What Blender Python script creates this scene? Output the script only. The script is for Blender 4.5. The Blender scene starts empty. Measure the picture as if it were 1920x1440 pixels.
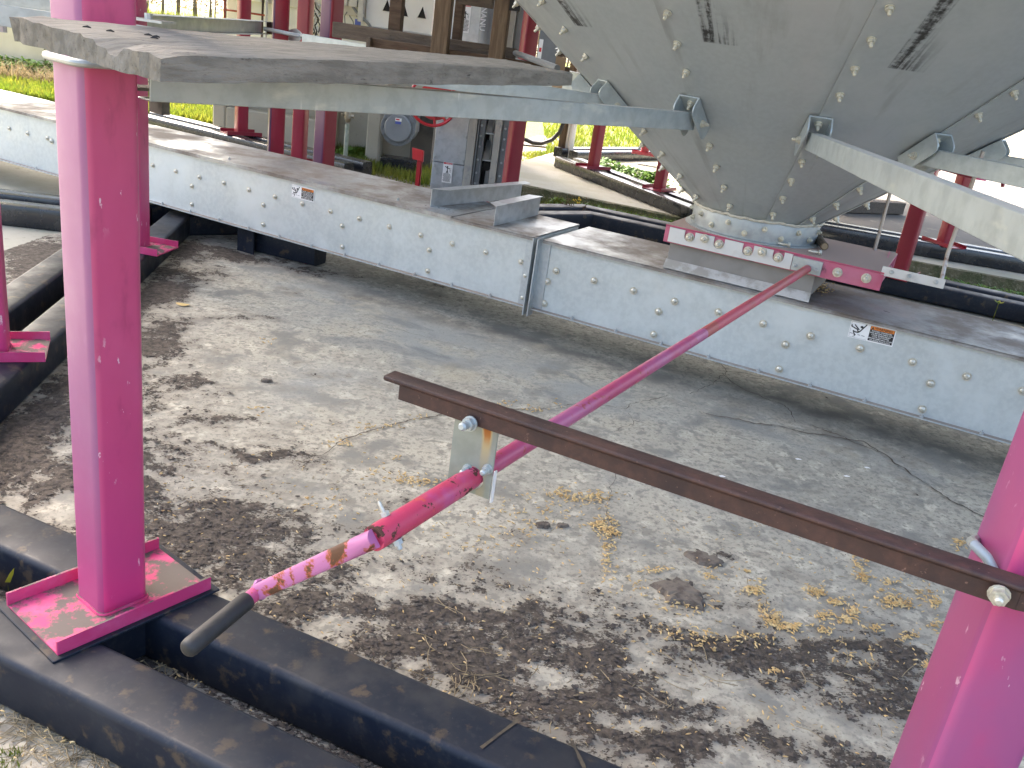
import bpy, bmesh, math, random
import numpy as np
from mathutils import Vector, Matrix, Quaternion

random.seed(7); RNG = np.random.default_rng(7)
scene = bpy.context.scene
COL = scene.collection

# ------------------------------------------------------------------ camera
F, CX, CY, H = 1668.0, 960.0, 720.0, 1.0          # photograph's own pixel units (1920 x 1440)
_d = Vector((-623., 4260., F)).normalized()
_up = -_d
_f = Vector((0, 0, 1)); _fh = (_f - _up * _f.dot(_up)).normalized()
_rt = _fh.cross(_up)
if _rt.x < 0: _rt = -_rt
M = Matrix((_rt, _fh, _up))                       # camera (x right, y down, z forward) -> world
CAM = Vector((0, 0, H))
cd = bpy.data.cameras.new("camera"); cam = bpy.data.objects.new("camera", cd); COL.objects.link(cam)
cd.sensor_width = 36.0; cd.lens = F / 1920 * 36.0; cd.clip_start = 0.02; cd.clip_end = 600
R = Matrix((M @ Vector((1, 0, 0)), M @ Vector((0, -1, 0)), M @ Vector((0, 0, -1)))).transposed()
cam.matrix_world = Matrix.Translation(CAM) @ R.to_4x4()
scene.camera = cam
scene.render.resolution_x, scene.render.resolution_y = 1024, 768

# ------------------------------------------------------------------ light
SUN_AZ, SUN_EL = math.radians(-40), math.radians(44)   # azimuth from +y towards +x
w = bpy.data.worlds.new("World"); scene.world = w; w.use_nodes = True
nt = w.node_tree
for n in list(nt.nodes): nt.nodes.remove(n)
sky = nt.nodes.new("ShaderNodeTexSky"); sky.sky_type = 'NISHITA'; sky.sun_disc = False
sky.sun_elevation = SUN_EL; sky.sun_rotation = SUN_AZ; sky.air_density = 1.0; sky.dust_density = 7.0; sky.ozone_density = 0.8
bg = nt.nodes.new("ShaderNodeBackground"); bg.inputs[1].default_value = 0.15
wo = nt.nodes.new("ShaderNodeOutputWorld")
nt.links.new(sky.outputs[0], bg.inputs[0]); nt.links.new(bg.outputs[0], wo.inputs[0])
sl = bpy.data.lights.new("sun", 'SUN'); sl.energy = 3.2; sl.angle = math.radians(0.6); sl.color = (1, .94, .84)
so = bpy.data.objects.new("sun", sl); COL.objects.link(so)
sdir = Vector((math.sin(SUN_AZ) * math.cos(SUN_EL), math.cos(SUN_AZ) * math.cos(SUN_EL), math.sin(SUN_EL)))
so.rotation_euler = sdir.to_track_quat('Z', 'Y').to_euler(); so.location = (0, 0, 20)
scene.view_settings.view_transform = 'Standard'; scene.view_settings.look = 'None'
scene.view_settings.gamma = 1.0; scene.view_settings.use_curve_mapping = False
scene.view_settings.exposure = 2.7

# ------------------------------------------------------------------ survey helpers (photo measurement -> place in the world)
def ray(x, y): return M @ Vector(((x - CX) / F, (y - CY) / F, 1.0))
def G(x, y, z=0.0):
    v = ray(x, y); return CAM + v * ((z - H) / v.z)
def V(x, y, p):
    v = ray(x, y); return CAM + v * (p / v.y)
def PX(x, y, p, q):
    return V(x, y, p)
P0 = G(993, 577, .12); _p1 = G(1902, 832, .12)
U = Vector((_p1.x - P0.x, _p1.y - P0.y, 0)).normalized()       # along the conveyor, left to right
N = Vector((U.y, -U.x, 0));                                     # out of its front face
if N.y > 0: N = -N
Z = Vector((0, 0, 1))
def CV(u, n, z): q = P0 + U * u + N * n; return Vector((q.x, q.y, z))   # conveyor frame
def WF(x, y, off=0.0):                                          # photo point on the conveyor front plane
    v = ray(x, y); o = P0 + N * off; t = (o - CAM).dot(N) / v.dot(N); q = CAM + v * t
    return (q - P0).dot(U), q.z

# ------------------------------------------------------------------ object helpers
ORG = {}
def tag(o, label=None, cat=None, group=None, kind=None):
    if label: o["label"] = label
    if cat: o["category"] = cat
    if group: o["group"] = group
    if kind: o["kind"] = kind
    return o
def thing(name, label, cat, loc, group=None):
    o = bpy.data.objects.new(name, None); COL.objects.link(o)
    o.location = loc; o.empty_display_size = .1; ORG[o] = Vector(loc)
    return tag(o, label, cat, group)
class MB:
    def __init__(s): s.v = []; s.f = []; s.uv = None
    def add(s, vs, fs):
        b = len(s.v); s.v += [tuple(p) for p in vs]; s.f += [tuple(b + i for i in f) for f in fs]
    def box(s, c, x, y, z):
        c, x, y, z = Vector(c), Vector(x), Vector(y), Vector(z)
        vs = [c + x * a + y * b + z * d for a in (-1, 1) for b in (-1, 1) for d in (-1, 1)]
        s.add(vs, [(0, 1, 3, 2), (4, 6, 7, 5), (0, 4, 5, 1), (2, 3, 7, 6), (0, 2, 6, 4), (1, 5, 7, 3)]); return s
    def bar(s, p, q, wdt, hgt, up=Z):
        p, q = Vector(p), Vector(q); d = (q - p); L = d.length; d.normalize()
        sd = d.cross(up).normalized(); u2 = sd.cross(d)
        return s.box((p + q) / 2, d * L / 2, sd * wdt / 2, u2 * hgt / 2)
    def prism(s, poly, vec):
        vec = Vector(vec); n = len(poly); a = [Vector(p) for p in poly]
        s.add(a + [p + vec for p in a], [tuple(range(n))[::-1], tuple(range(n, 2 * n))] + [(i, (i + 1) % n, n + (i + 1) % n, n + i) for i in range(n)]); return s
    def sweep(s, prof, p, q, x, y, n0=None, n1=None, caps=True):
        p, q, x, y = Vector(p), Vector(q), Vector(x), Vector(y); d = (q - p).normalized()
        n0 = Vector(n0) if n0 is not None else d; n1 = Vector(n1) if n1 is not None else d
        A = []; B = []
        for (a, b) in prof:
            o = x * a + y * b
            A.append(p + o - d * (o.dot(n0) / d.dot(n0))); B.append(q + o - d * (o.dot(n1) / d.dot(n1)))
        n = len(prof); fs = [(i, (i + 1) % n, n + (i + 1) % n, n + i) for i in range(n)]
        if caps: fs += [tuple(range(n))[::-1], tuple(range(n, 2 * n))]
        s.add(A + B, fs); return s
    def tube(s, pts, r, n=10, caps=True):
        pts = [Vector(p) for p in pts]; rings = []
        rr = r if isinstance(r, (list, tuple)) else [r] * len(pts)
        ref = None
        for i, p in enumerate(pts):
            a = pts[max(i - 1, 0)]; b = pts[min(i + 1, len(pts) - 1)]; d = (b - a).normalized()
            if ref is None:
                ref = d.cross(Z if abs(d.z) < .9 else Vector((1, 0, 0))).normalized()
            else: ref = (ref - d * ref.dot(d)).normalized()
            o = d.cross(ref)
            rings.append([p + (ref * math.cos(t) + o * math.sin(t)) * rr[i] for t in [2 * math.pi * k / n for k in range(n)]])
        vs = [v for rg in rings for v in rg]; fs = []
        for i in range(len(pts) - 1):
            for k in range(n): fs.append((i * n + k, i * n + (k + 1) % n, (i + 1) * n + (k + 1) % n, (i + 1) * n + k))
        if caps: fs += [tuple(range(n))[::-1], tuple((len(pts) - 1) * n + k for k in range(n))]
        s.add(vs, fs); return s
    def quad(s, a, b, c, d): s.add([a, b, c, d], [(0, 1, 2, 3)]); return s
    def mesh(s, name, mat, bevel=0, seg=1, sharp=35, recalc=True, center=True, fixed=None):
        me = bpy.data.meshes.new(name)
        vs = np.array(s.v, dtype=float).reshape(-1, 3)
        c = (vs.min(0) + vs.max(0)) / 2 if center else np.zeros(3)
        if fixed is not None: c = np.array(fixed)
        me.from_pydata([tuple(p) for p in (vs - c)], [], s.f)
        if recalc or bevel:
            bm = bmesh.new(); bm.from_mesh(me)
            if recalc: bmesh.ops.recalc_face_normals(bm, faces=bm.faces)
            if bevel:
                es = [e for e in bm.edges if len(e.link_faces) == 2 and e.calc_face_angle(0) > .5]
                bmesh.ops.bevel(bm, geom=es, offset=bevel, segments=seg, affect='EDGES', profile=.5, clamp_overlap=True)
            bm.to_mesh(me); bm.free()
        if mat: me.materials.append(mat)
        me.shade_smooth(); me.set_sharp_from_angle(angle=math.radians(sharp))
        return me, Vector(c)
def put(name, me, c, parent=None, label=None, kind=None):
    o = bpy.data.objects.new(name, me); COL.objects.link(o)
    if parent: o.parent = parent; o.location = Vector(c) - ORG[parent]
    else: o.location = c
    ORG[o] = Vector(c)
    if label: o["label"] = label
    if kind: o["kind"] = kind
    return o
def build(mb, name, mat, parent=None, label=None, kind=None, **k):
    me, c = mb.mesh(name, mat, **k); return put(name, me, c, parent, label, kind)
def rrect(wd, hg, r, seg=3):
    pts = []
    for (sx, sy, a0) in ((1, 1, 0), (-1, 1, 90), (-1, -1, 180), (1, -1, 270)):
        for k in range(seg + 1):
            a = math.radians(a0 + 90 * k / seg)
            pts.append((sx * (wd / 2 - r) + r * math.cos(a), sy * (hg / 2 - r) + r * math.sin(a)))
    return pts
def hexbolt(name, mat, r=.0085, h=.007, wr=.012, wh=.002, sr=.0048, sh=.008):
    mb = MB()
    mb.tube([(0, 0, 0), (0, 0, wh)], wr, 14)
    hx = [(r * math.cos(math.radians(60 * k)), r * math.sin(math.radians(60 * k)), wh) for k in range(6)]
    mb.prism(hx, (0, 0, h))
    mb.tube([(0, 0, wh + h), (0, 0, wh + h + sh * .8), (0, 0, wh + h + sh)], [sr, sr, sr * .6], 10)
    me, c = mb.mesh(name, mat, center=False); return me
def domebolt(name, mat, r=.0085, h=.0055):
    mb = MB(); mb.tube([(0, 0, 0), (0, 0, .002)], r * 1.25, 14)
    mb.tube([(0, 0, .002), (0, 0, .002 + h * .5), (0, 0, .002 + h * .85), (0, 0, .002 + h)], [r * .82, r * .78, r * .55, r * .2], 12)
    mb.tube([(0, 0, h), (0, 0, h + .006)], r * .38, 8)
    me, c = mb.mesh(name, mat, center=False); return me
def place(name, me, pos, axis, parent, spin=0.0, scale=1.0):
    o = bpy.data.objects.new(name, me); COL.objects.link(o); o.parent = parent
    o.location = Vector(pos) - ORG[parent]
    o.rotation_mode = 'QUATERNION'
    o.rotation_quaternion = Vector(axis).to_track_quat('Z', 'Y') @ Quaternion((0, 0, 1), spin)
    o.scale = (scale,) * 3; ORG[o] = Vector(pos); return o
def text_mb(body, size, org, xd, yd, align='LEFT', bold=0.0):
    cu = bpy.data.curves.new("t", 'FONT'); cu.body = body; cu.size = size; cu.align_x = align; cu.offset = bold
    cu.resolution_u = 2
    ob = bpy.data.objects.new("t", cu); COL.objects.link(ob)
    dg = bpy.context.evaluated_depsgraph_get(); dg.update()
    me = bpy.data.meshes.new_from_object(ob.evaluated_get(dg))
    mb = MB(); xd, yd, org = Vector(xd), Vector(yd), Vector(org)
    mb.add([org + xd * v.co.x + yd * v.co.y for v in me.vertices], [tuple(p.vertices) for p in me.polygons])
    bpy.data.objects.remove(ob); bpy.data.curves.remove(cu); bpy.data.meshes.remove(me)
    return mb

# ------------------------------------------------------------------ numpy noise
def vnoise(x, y, seed):
    xi = np.floor(x).astype(np.int64); yi = np.floor(y).astype(np.int64); xf = x - xi; yf = y - yi
    def h(a, b):
        n = (a * 374761393 + b * 668265263 + seed * 1442695041) & 0x7fffffff
        n = ((n ^ (n >> 13)) * 1274126177) & 0x7fffffff
        return ((n ^ (n >> 16)) & 0xffff) / 65535.0
    u = xf * xf * (3 - 2 * xf); v = yf * yf * (3 - 2 * yf)
    return (h(xi, yi) * (1 - u) + h(xi + 1, yi) * u) * (1 - v) + (h(xi, yi + 1) * (1 - u) + h(xi + 1, yi + 1) * u) * v
def fbm(x, y, seed=1, oct=5, gain=.55):
    a = 1.0; s = 0; t = 0
    for o in range(oct):
        s = s + a * vnoise(x * 2 ** o + 13.7 * o, y * 2 ** o - 7.1 * o, seed + o); t += a; a *= gain
    return s / t

# ------------------------------------------------------------------ materials
class NT:
    def __init__(s, m): s.t = m.node_tree; s.n = s.t.nodes; s.l = s.t.links
    def new(s, ty, **kw):
        n = s.n.new(ty)
        for k, v in kw.items(): setattr(n, k, v)
        return n
    def link(s, a, b): s.l.new(a, b)
    def pos(s): return s.new("ShaderNodeNewGeometry").outputs['Position']
    def mapped(s, vec, scale=(1, 1, 1), rot=(0, 0, 0)):
        if rot != (0, 0, 0):
            r = s.new("ShaderNodeMapping"); r.inputs['Rotation'].default_value = rot; s.link(vec, r.inputs[0]); vec = r.outputs[0]
        m = s.new("ShaderNodeMapping"); m.inputs['Scale'].default_value = scale
        s.link(vec, m.inputs[0]); return m.outputs[0]
    def noise(s, vec, scale, detail=4, rough=.6, dist=0):
        n = s.new("ShaderNodeTexNoise"); n.inputs['Scale'].default_value = scale; n.inputs['Detail'].default_value = detail
        n.inputs['Roughness'].default_value = rough; n.inputs['Distortion'].default_value = dist
        s.link(vec, n.inputs['Vector']); return n.outputs[0]
    def ramp(s, val, lo, hi, a=0.0, b=1.0):
        n = s.new("ShaderNodeMapRange"); n.interpolation_type = 'SMOOTHSTEP'
        for i, x in ((1, lo), (2, hi), (3, a), (4, b)): n.inputs[i].default_value = x
        s.link(val, n.inputs[0]); return n.outputs[0]
    def mix(s, fac, a, b):
        n = s.new("ShaderNodeMix", data_type='RGBA')
        for sock, v in ((n.inputs[0], fac), (n.inputs[6], a), (n.inputs[7], b)):
            if isinstance(v, (int, float)): sock.default_value = v
            elif isinstance(v, (tuple, list)): sock.default_value = (*v[:3], 1)
            else: s.link(v, sock)
        return n.outputs[2]
    def math(s, op, a, b=None, c=None):
        n = s.new("ShaderNodeMath", operation=op)
        for i, v in enumerate((a, b, c)):
            if v is None: continue
            if isinstance(v, (int, float)): n.inputs[i].default_value = v
            else: s.link(v, n.inputs[i])
        return n.outputs[0]
    def attr(s, name): return s.new("ShaderNodeAttribute", attribute_name=name)
def mat(name, base, rough=.5, metal=0.0, var=(), bump=None, dust=None, rv=0.0, spec=.5, coat=0.0, custom=None, trans=0):
    m = bpy.data.materials.new(name); m.use_nodes = True; t = NT(m); b = t.n["Principled BSDF"]
    b.inputs['Metallic'].default_value = metal; b.inputs['Specular IOR Level'].default_value = spec
    b.inputs['Coat Weight'].default_value = coat; b.inputs['Coat Roughness'].default_value = .25
    p = t.pos(); c = tuple(base); ro = rough
    for v in var:
        sc, det, colr, lo, hi = v[:5]; st = v[5] if len(v) > 5 else (1, 1, 1); rt = v[6] if len(v) > 6 else (0, 0, 0)
        vec = t.mapped(p, st, rt) if (st != (1, 1, 1) or rt != (0, 0, 0)) else p
        c = t.mix(t.ramp(t.noise(vec, sc, det), lo, hi), c, colr)
    if rv: ro = t.ramp(t.noise(p, 14, 4), .3, .7, rough - rv, rough + rv)
    if custom: c, ro = custom(t, p, c, ro)
    if dust:
        dc, lo, hi, am = dust
        nz = t.new("ShaderNodeSeparateXYZ"); t.link(t.new("ShaderNodeNewGeometry").outputs['Normal'], nz.inputs[0])
        k = t.math('MULTIPLY', t.ramp(nz.outputs[2], .75, .97), t.ramp(t.noise(p, 9, 6, .65), lo, hi, 0, am))
        c = t.mix(k, c, dc)
        base_r = ro
        ro = t.math('ADD', base_r, t.math('MULTIPLY', k, .35))
        mt = t.math('MULTIPLY', t.math('SUBTRACT', 1.0, k), metal); t.link(mt, b.inputs['Metallic'])
    for sock, v in ((b.inputs['Base Color'], c), (b.inputs['Roughness'], ro)):
        if isinstance(v, (int, float)): sock.default_value = v
        elif isinstance(v, tuple): sock.default_value = (*v, 1)
        else: t.link(v, sock)
    if bump:
        bn = t.new("ShaderNodeBump"); bn.inputs['Strength'].default_value = bump[1]; bn.inputs['Distance'].default_value = bump[2]
        st = bump[3] if len(bump) > 3 else (1, 1, 1); rt = bump[4] if len(bump) > 4 else (0, 0, 0)
        t.link(t.noise(t.mapped(p, st, rt), bump[0], 5, .65), bn.inputs['Height']); t.link(bn.outputs[0], b.inputs['Normal'])
    if trans:
        tr = t.new("ShaderNodeBsdfTranslucent"); mx = t.new("ShaderNodeMixShader"); mx.inputs[0].default_value = trans
        if isinstance(c, tuple): tr.inputs[0].default_value = (*c, 1)
        else: t.link(c, tr.inputs[0])
        out = t.n["Material Output"]; t.link(b.outputs[0], mx.inputs[1]); t.link(tr.outputs[0], mx.inputs[2]); t.link(mx.outputs[0], out.inputs[0])
    return m
DUST = (.30, .25, .20)
conv_ang = math.atan2(U.y, U.x)
m_galv = mat("galvanised_steel", (.51, .55, .54), .42, .3, [(60, 3, (.455, .495, .49), .35, .65), (3.5, 5, (.56, .60, .59), .45, .7), (5, 6, (.50, .52, .50), .6, .8, (1, 1, .25))], (90, .06, .002), rv=.08)
m_galvt = mat("dusty_galvanised_steel", (.46, .50, .51), .42, .45, [(60, 3, (.40, .44, .455), .35, .65), (4, 5, (.36, .35, .33), .5, .75)], (90, .08, .002), dust=((.25, .205, .165), .2, .5, .88), rv=.08)
m_strut = mat("galvanised_channel", (.41, .455, .45), .4, .4, [(30, 4, (.35, .39, .385), .4, .65), (7, 5, (.52, .55, .50), .58, .74, (1, 1, 3)), (26, 3, (.75, .77, .74), .70, .76, (1, 1, .12))], (80, .05, .002), dust=((.42, .40, .36), .2, .6, .7), rv=.08)
m_zinc = mat("zinc_bolt", (.58, .57, .50), .35, .55, [(120, 3, (.42, .40, .32), .4, .7)])
m_conebolt = mat("yellow_zinc_bolt", (.54, .52, .42), .38, .4, [(120, 3, (.42, .40, .33), .45, .7)])
def chips(t, p, c, ro):
    k = t.ramp(t.noise(t.mapped(p, (1, 1, .4)), 60, 4, .65), .655, .69)
    k2 = t.math('MULTIPLY', k, t.ramp(t.noise(p, 6, 2), .44, .58, 0, .85))
    return t.mix(k2, c, (.66, .50, .54)), ro
def legfade(t, p, c, ro):
    z = t.new("ShaderNodeSeparateXYZ"); t.link(p, z.inputs[0])
    c = t.mix(t.ramp(t.math('ADD', z.outputs[2], t.math('MULTIPLY', t.noise(p, 5, 3), .12)), .12, .62, 1, 0), c, (.50, .038, .165))
    return chips(t, p, c, ro)
m_pinkout = mat("sky_lit_faded_pink_paint", (.275, .092, .205), .48, 0, [(4.5, 5, (.25, .072, .175), .4, .68, (1, 1, .5)), (40, 3, (.30, .11, .225), .55, .8, (1, 1, .35))], (260, .08, .001), rv=.05, coat=.2, custom=lambda t, p, c, ro: (t.mix(t.ramp((lambda z: (t.link(p, z.inputs[0]), z.outputs[2])[1])(t.new("ShaderNodeSeparateXYZ")), .08, .45, .8, 0), c, (.40, .042, .16)), ro))  # outward leg faces: sky light painted into the colour, with some fading
m_pinkpale = mat("lit_chalky_pink_paint", (.42, .052, .165), .42, 0, [(4, 5, (.32, .07, .19), .4, .62, (1, 1, .5)), (7, 5, (.46, .05, .165), .5, .72, (1, 1, .4))], (260, .08, .001), rv=.05, coat=.15, custom=lambda t, p, c, ro: chips(t, p, c, ro))  # right leg's lit face: brighter light painted into the chalky pink
m_pink = mat("faded_pink_paint", (.445, .052, .145), .42, 0, [(4.5, 5, (.50, .07, .18), .4, .68, (1, 1, .5)), (40, 3, (.33, .035, .11), .55, .8, (1, 1, .35))], (260, .08, .001), rv=.05, coat=.25, custom=legfade)
def plate_dirt(t, p, c, ro):
    nz = t.new("ShaderNodeSeparateXYZ"); t.link(t.new("ShaderNodeNewGeometry").outputs['Normal'], nz.inputs[0])
    k = t.math('MULTIPLY', t.ramp(nz.outputs[2], .6, .9), t.ramp(t.noise(p, 17, 7, .7), .42, .52))
    return t.mix(k, c, (.115, .095, .08)), t.math('ADD', ro, t.math('MULTIPLY', k, .4))
m_pinkplate = mat("pink_paint_with_grime", (.50, .038, .14), .42, 0, [(12, 5, (.54, .09, .22), .45, .7)], (200, .12, .001), custom=plate_dirt, rv=.05)
m_crim = mat("crimson_paint", (.21, .003, .018), .36, 0, [(5, 4, (.26, .006, .03), .45, .7, (1, 1, .4))], (240, .06, .001), rv=.06, coat=.3)
m_rod = mat("worn_pink_paint", (.42, .055, .14), .38, 0, [(5, 4, (.40, .10, .22), .45, .6), (70, 5, (.33, .055, .04), .60, .66)], (220, .1, .001), rv=.06)
m_rodfar = mat("rusty_pink_paint", (.46, .07, .105), .5, 0, [(9, 5, (.38, .09, .075), .4, .65), (90, 5, (.13, .03, .025), .68, .74)], (220, .12, .001))
def rustring(t, p, c, ro):
    k = t.ramp(t.noise(t.mapped(p, (1, 1, 1)), 42, 6, .7), .57, .60)
    k2 = t.ramp(t.noise(p, 26, 4), .58, .68)
    c = t.mix(k2, c, (.55, .10, .055)); return t.mix(k, c, (.075, .03, .02)), t.math('ADD', ro, t.math('MULTIPLY', k, .4))
m_sleeve = mat("chipped_pink_paint", (.50, .045, .105), .38, 0, [(16, 4, (.46, .07, .19), .5, .68)], (220, .15, .001), custom=rustring)
def crankrust(t, p, c, ro):
    k = t.ramp(t.noise(p, 26, 6, .65, .4), .54, .58)
    k2 = t.ramp(t.noise(p, 26, 6, .65, .4), .57, .62)
    c = t.mix(k, c, (.33, .075, .03)); return t.mix(k2, c, (.085, .034, .014)), t.math('ADD', ro, t.math('MULTIPLY', k, .3))
m_crank = mat("pale_pink_paint_with_rust", (.40, .135, .29), .3, 0, [], (220, .1, .001), custom=crankrust)
m_rubber = mat("black_rubber_grip", (.014, .0145, .015), .6, 0, [(30, 4, (.026, .026, .026), .4, .7)], (160, .15, .001))
m_rust = mat("dark_rusty_steel", (.050, .026, .021), .62, .15, [(60, 6, (.075, .036, .027), .4, .65), (14, 5, (.034, .019, .018), .45, .7), (160, 3, (.19, .11, .085), .66, .74)], (130, .35, .002))
m_black = mat("black_enamel", (.0085, .0125, .022), .46, 0, [(11, 6, (.015, .019, .027), .4, .7), (90, 5, (.020, .024, .030), .52, .7), (23, 8, (.062, .047, .034), .565, .66), (6, 7, (.032, .033, .036), .55, .7), (320, 2, (.4, .4, .38), .80, .82)], (180, .12, .001), dust=((.027, .026, .026), .38, .72, .6), rv=.08, spec=.26)
m_blackfar = mat("black_enamel_clean", (.010, .012, .017), .25, 0, [(9, 5, (.03, .03, .03), .45, .7)], None, rv=.07, coat=.3)
wood_ang = 0.0
def conc_custom(t, p, c, ro):
    mud = t.attr("mud").outputs['Fac']; grey = t.attr("grey").outputs['Fac']; stain_shade = t.attr("stain_shade").outputs['Fac']
    c = t.mix(t.math('MULTIPLY', grey, t.ramp(t.noise(p, 4.5, 6, .6), .3, .6)), c, (.27, .28, .265))
    c = t.mix(t.math('MULTIPLY', grey, t.ramp(t.noise(t.mapped(p, (1, 1.8, 1), (0, 0, .5)), 3.3, 7, .62, .8), .52, .66)), c, (.175, .185, .182))
    c = t.mix(t.ramp(t.noise(p, 2.6, 6, .65), .56, .74), c, (.40, .36, .27))
    c = t.mix(t.math('MULTIPLY', stain_shade, t.ramp(t.noise(p, 8, 5), .3, .6)), c, (.115, .11, .10))
    c = t.mix(t.ramp(t.noise(p, 130, 3, .7), .56, .70, 0, .7), c, (.13, .117, .10))
    e = t.math('ADD', t.math('ADD', mud, t.math('MULTIPLY', t.math('SUBTRACT', t.noise(p, 34, 7, .72), .5), 1.5)), t.math('MULTIPLY', t.math('SUBTRACT', t.noise(t.mapped(p, (1, 1.7, 1)), 120, 4, .7), .5), 1.3))
    k = t.ramp(e, .46, .56)
    film = t.math('MULTIPLY', t.ramp(t.math('ADD', mud, t.math('MULTIPLY', t.math('SUBTRACT', t.noise(p, 12, 5, .7), .5), .9)), -.02, .55), .72)
    c = t.mix(film, c, (.215, .19, .15))
    mudc = t.mix(t.ramp(t.noise(p, 55, 5, .7), .35, .65), (.040, .033, .026), (.115, .093, .072))
    c = t.mix(k, c, mudc)
    bn = t.new("ShaderNodeBump"); bn.inputs['Strength'].default_value = .6; bn.inputs['Distance'].default_value = .004
    hh = t.math('ADD', t.math('MULTIPLY', k, t.math('ADD', .5, t.noise(p, 70, 6, .75))), t.math('MULTIPLY', t.noise(p, 160, 4, .7), .16))
    t.link(hh, bn.inputs['Height']); t.link(bn.outputs[0], t.n["Principled BSDF"].inputs['Normal'])
    return c, t.math('ADD', .78, t.math('MULTIPLY', k, .15))
m_slab = mat("weathered_concrete_with_mud", (.41, .375, .295), .78, 0, [(1.6, 6, (.32, .30, .245), .4, .62), (18, 6, (.54, .495, .39), .5, .68), (70, 5, (.22, .20, .165), .50, .66), (5, 7, (.20, .192, .165), .52, .64), (30, 7, (.23, .215, .175), .53, .62)], None, spec=.35, custom=conc_custom)
m_conc = mat("pale_mossy_concrete", (.36, .34, .28), .85, 0, [(2.2, 6, (.29, .28, .21), .4, .65), (40, 5, (.25, .24, .2), .55, .75), (5, 6, (.17, .18, .09), .62, .78)], (60, .3, .004))
m_edge = mat("moss_on_concrete_edge", (.12, .105, .06), .95, 0, [(12, 6, (.06, .065, .025), .4, .6), (50, 5, (.2, .18, .12), .55, .7)], (40, .9, .02))
m_wall = mat("cast_concrete_wall", (.40, .36, .28), .85, 0, [(1.5, 6, (.33, .30, .23), .4, .65), (30, 5, (.28, .25, .2), .6, .75), (3, 5, (.2, .18, .13), .62, .8, (1, 1, .3))], (50, .25, .004))
m_soil = mat("dry_soil", (.20, .165, .11), .95, 0, [(3, 7, (.27, .235, .165), .4, .62), (40, 6, (.11, .09, .06), .5, .7), (1.3, 5, (.10, .12, .035), .52, .68)], (45, .7, .015))
m_lawn = mat("sunlit_lawn", (.14, .17, .012), .9, 0, [(1.1, 6, (.20, .195, .02), .4, .65), (14, 6, (.085, .13, .015), .5, .7)], (30, .8, .02))
m_pave = mat("pale_yard_paving", (.135, .122, .105), .9, 0, [(.9, 6, (.105, .095, .082), .4, .65), (9, 7, (.27, .24, .19), .56, .75, (1, .5, 1))], (50, .2, .004))
m_grass = mat("grass_blades", (.115, .155, .014), .6, 0, [(1.7, 3, (.20, .205, .025), .4, .65), (25, 3, (.065, .12, .015), .5, .7)], None, trans=.45)
m_weed = mat("weed_leaves", (.085, .18, .025), .55, 0, [(14, 3, (.15, .25, .035), .4, .65)], None, trans=.35)
m_dry = mat("dry_grass", (.33, .26, .15), .8, 0, [(30, 3, (.2, .15, .085), .4, .65)], None, trans=.2)
m_grain = mat("grain_husk", (.52, .34, .13), .5, 0, [(45, 2, (.62, .46, .22), .4, .65), (31, 2, (.36, .22, .08), .55, .7)])
m_chip = mat("mud_flake", (.052, .043, .036), .95, 0, [(60, 4, (.11, .09, .073), .4, .7)], (200, .4, .002))
m_white = mat("white_panel_paint", (.70, .70, .68), .45, 0, [(2, 5, (.60, .59, .56), .45, .7), (7, 6, (.45, .38, .28), .66, .8, (1, 1, .3))], None)
m_dark = mat("dark_recess", (.012, .012, .012), .8)
m_grey = mat("grey_machine_paint", (.155, .168, .175), .42, 0, [(8, 5, (.19, .2, .205), .4, .7)], (90, .1, .002))
m_red = mat("bright_red_paint", (.50, .012, .018), .38, 0, [(8, 4, (.4, .01, .02), .4, .7)], None, coat=.2)
m_sheet = mat("spangled_sheet", (.47, .50, .52), .36, .55, [(25, 4, (.38, .405, .42), .4, .65), (4, 5, (.56, .58, .58), .5, .7)], (60, .08, .003), rv=.08)
m_steel = mat("steel_rod", (.42, .38, .34), .45, .6, [(40, 4, (.22, .13, .09), .5, .7)])
m_hose = mat("black_hose", (.012, .012, .012), .4)
m_lwhite = mat("label_white", (.78, .78, .76), .4); m_lblack = mat("label_black", (.015, .015, .016), .45)
m_lorange = mat("label_orange", (.72, .21, .025), .45); m_lred = mat("label_red", (.55, .02, .03), .45); m_lblue = mat("label_blue", (.06, .09, .35), .45)
def woodm(name, base, alt, dark, ang, sc=9, endk=None):
    return mat(name, base, .82, 0, [(sc, 7, alt, .38, .66, (1, 14, 6), (0, 0, -ang)), (sc * 2.2, 6, dark, .62, .74, (1, 22, 10), (0, 0, -ang)), (3, 5, dark, .60, .82), (45, 5, dark, .60, .78, (1, 3, 2), (0, 0, -ang))], (sc * 3, .8, .006, (1, 14, 6), (0, 0, -ang)))
# ================================================================== SETTING
AXI = Vector((.713, 2.960, 0)); RL = 2.215; A0 = -95.6
def pol(a, r, z=0.0, c=AXI): return Vector((c.x + r * math.cos(math.radians(a)), c.y + r * math.sin(math.radians(a)), z))
def sheet(name, pts, z, mat, th=None, cat=None):
    mb = MB()
    if th: mb.prism([(p[0], p[1], z - th) for p in pts], (0, 0, th))
    else: mb.add([(p[0], p[1], z) for p in pts], [tuple(range(len(pts)))])
    return build(mb, name, mat, kind="structure")
mb = MB(); mb.quad((-160, -60, -.10), (160, -60, -.10), (160, 240, -.10), (-160, 240, -.10)); build(mb, "ground", m_soil, kind="structure")
lawn = [G(-900, 205, -.09), G(640, 318, -.09) + Vector((-.3, 1.5, 0)), G(985, 258, -.09), G(1250, 300, -.09), Vector((6, 16, 0)), Vector((9, 60, 0)), Vector((-60, 60, 0))]
sheet("lawn", [(p.x, p.y) for p in lawn], -.09, m_lawn)
strip = [G(960, 268, -.08), G(1010, 253, -.08), G(1300, 292, -.08), G(1300, 315, -.08), G(1120, 283, -.08)]
sheet("path", [(p.x, p.y) for p in strip], -.084, m_pave)
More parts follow.
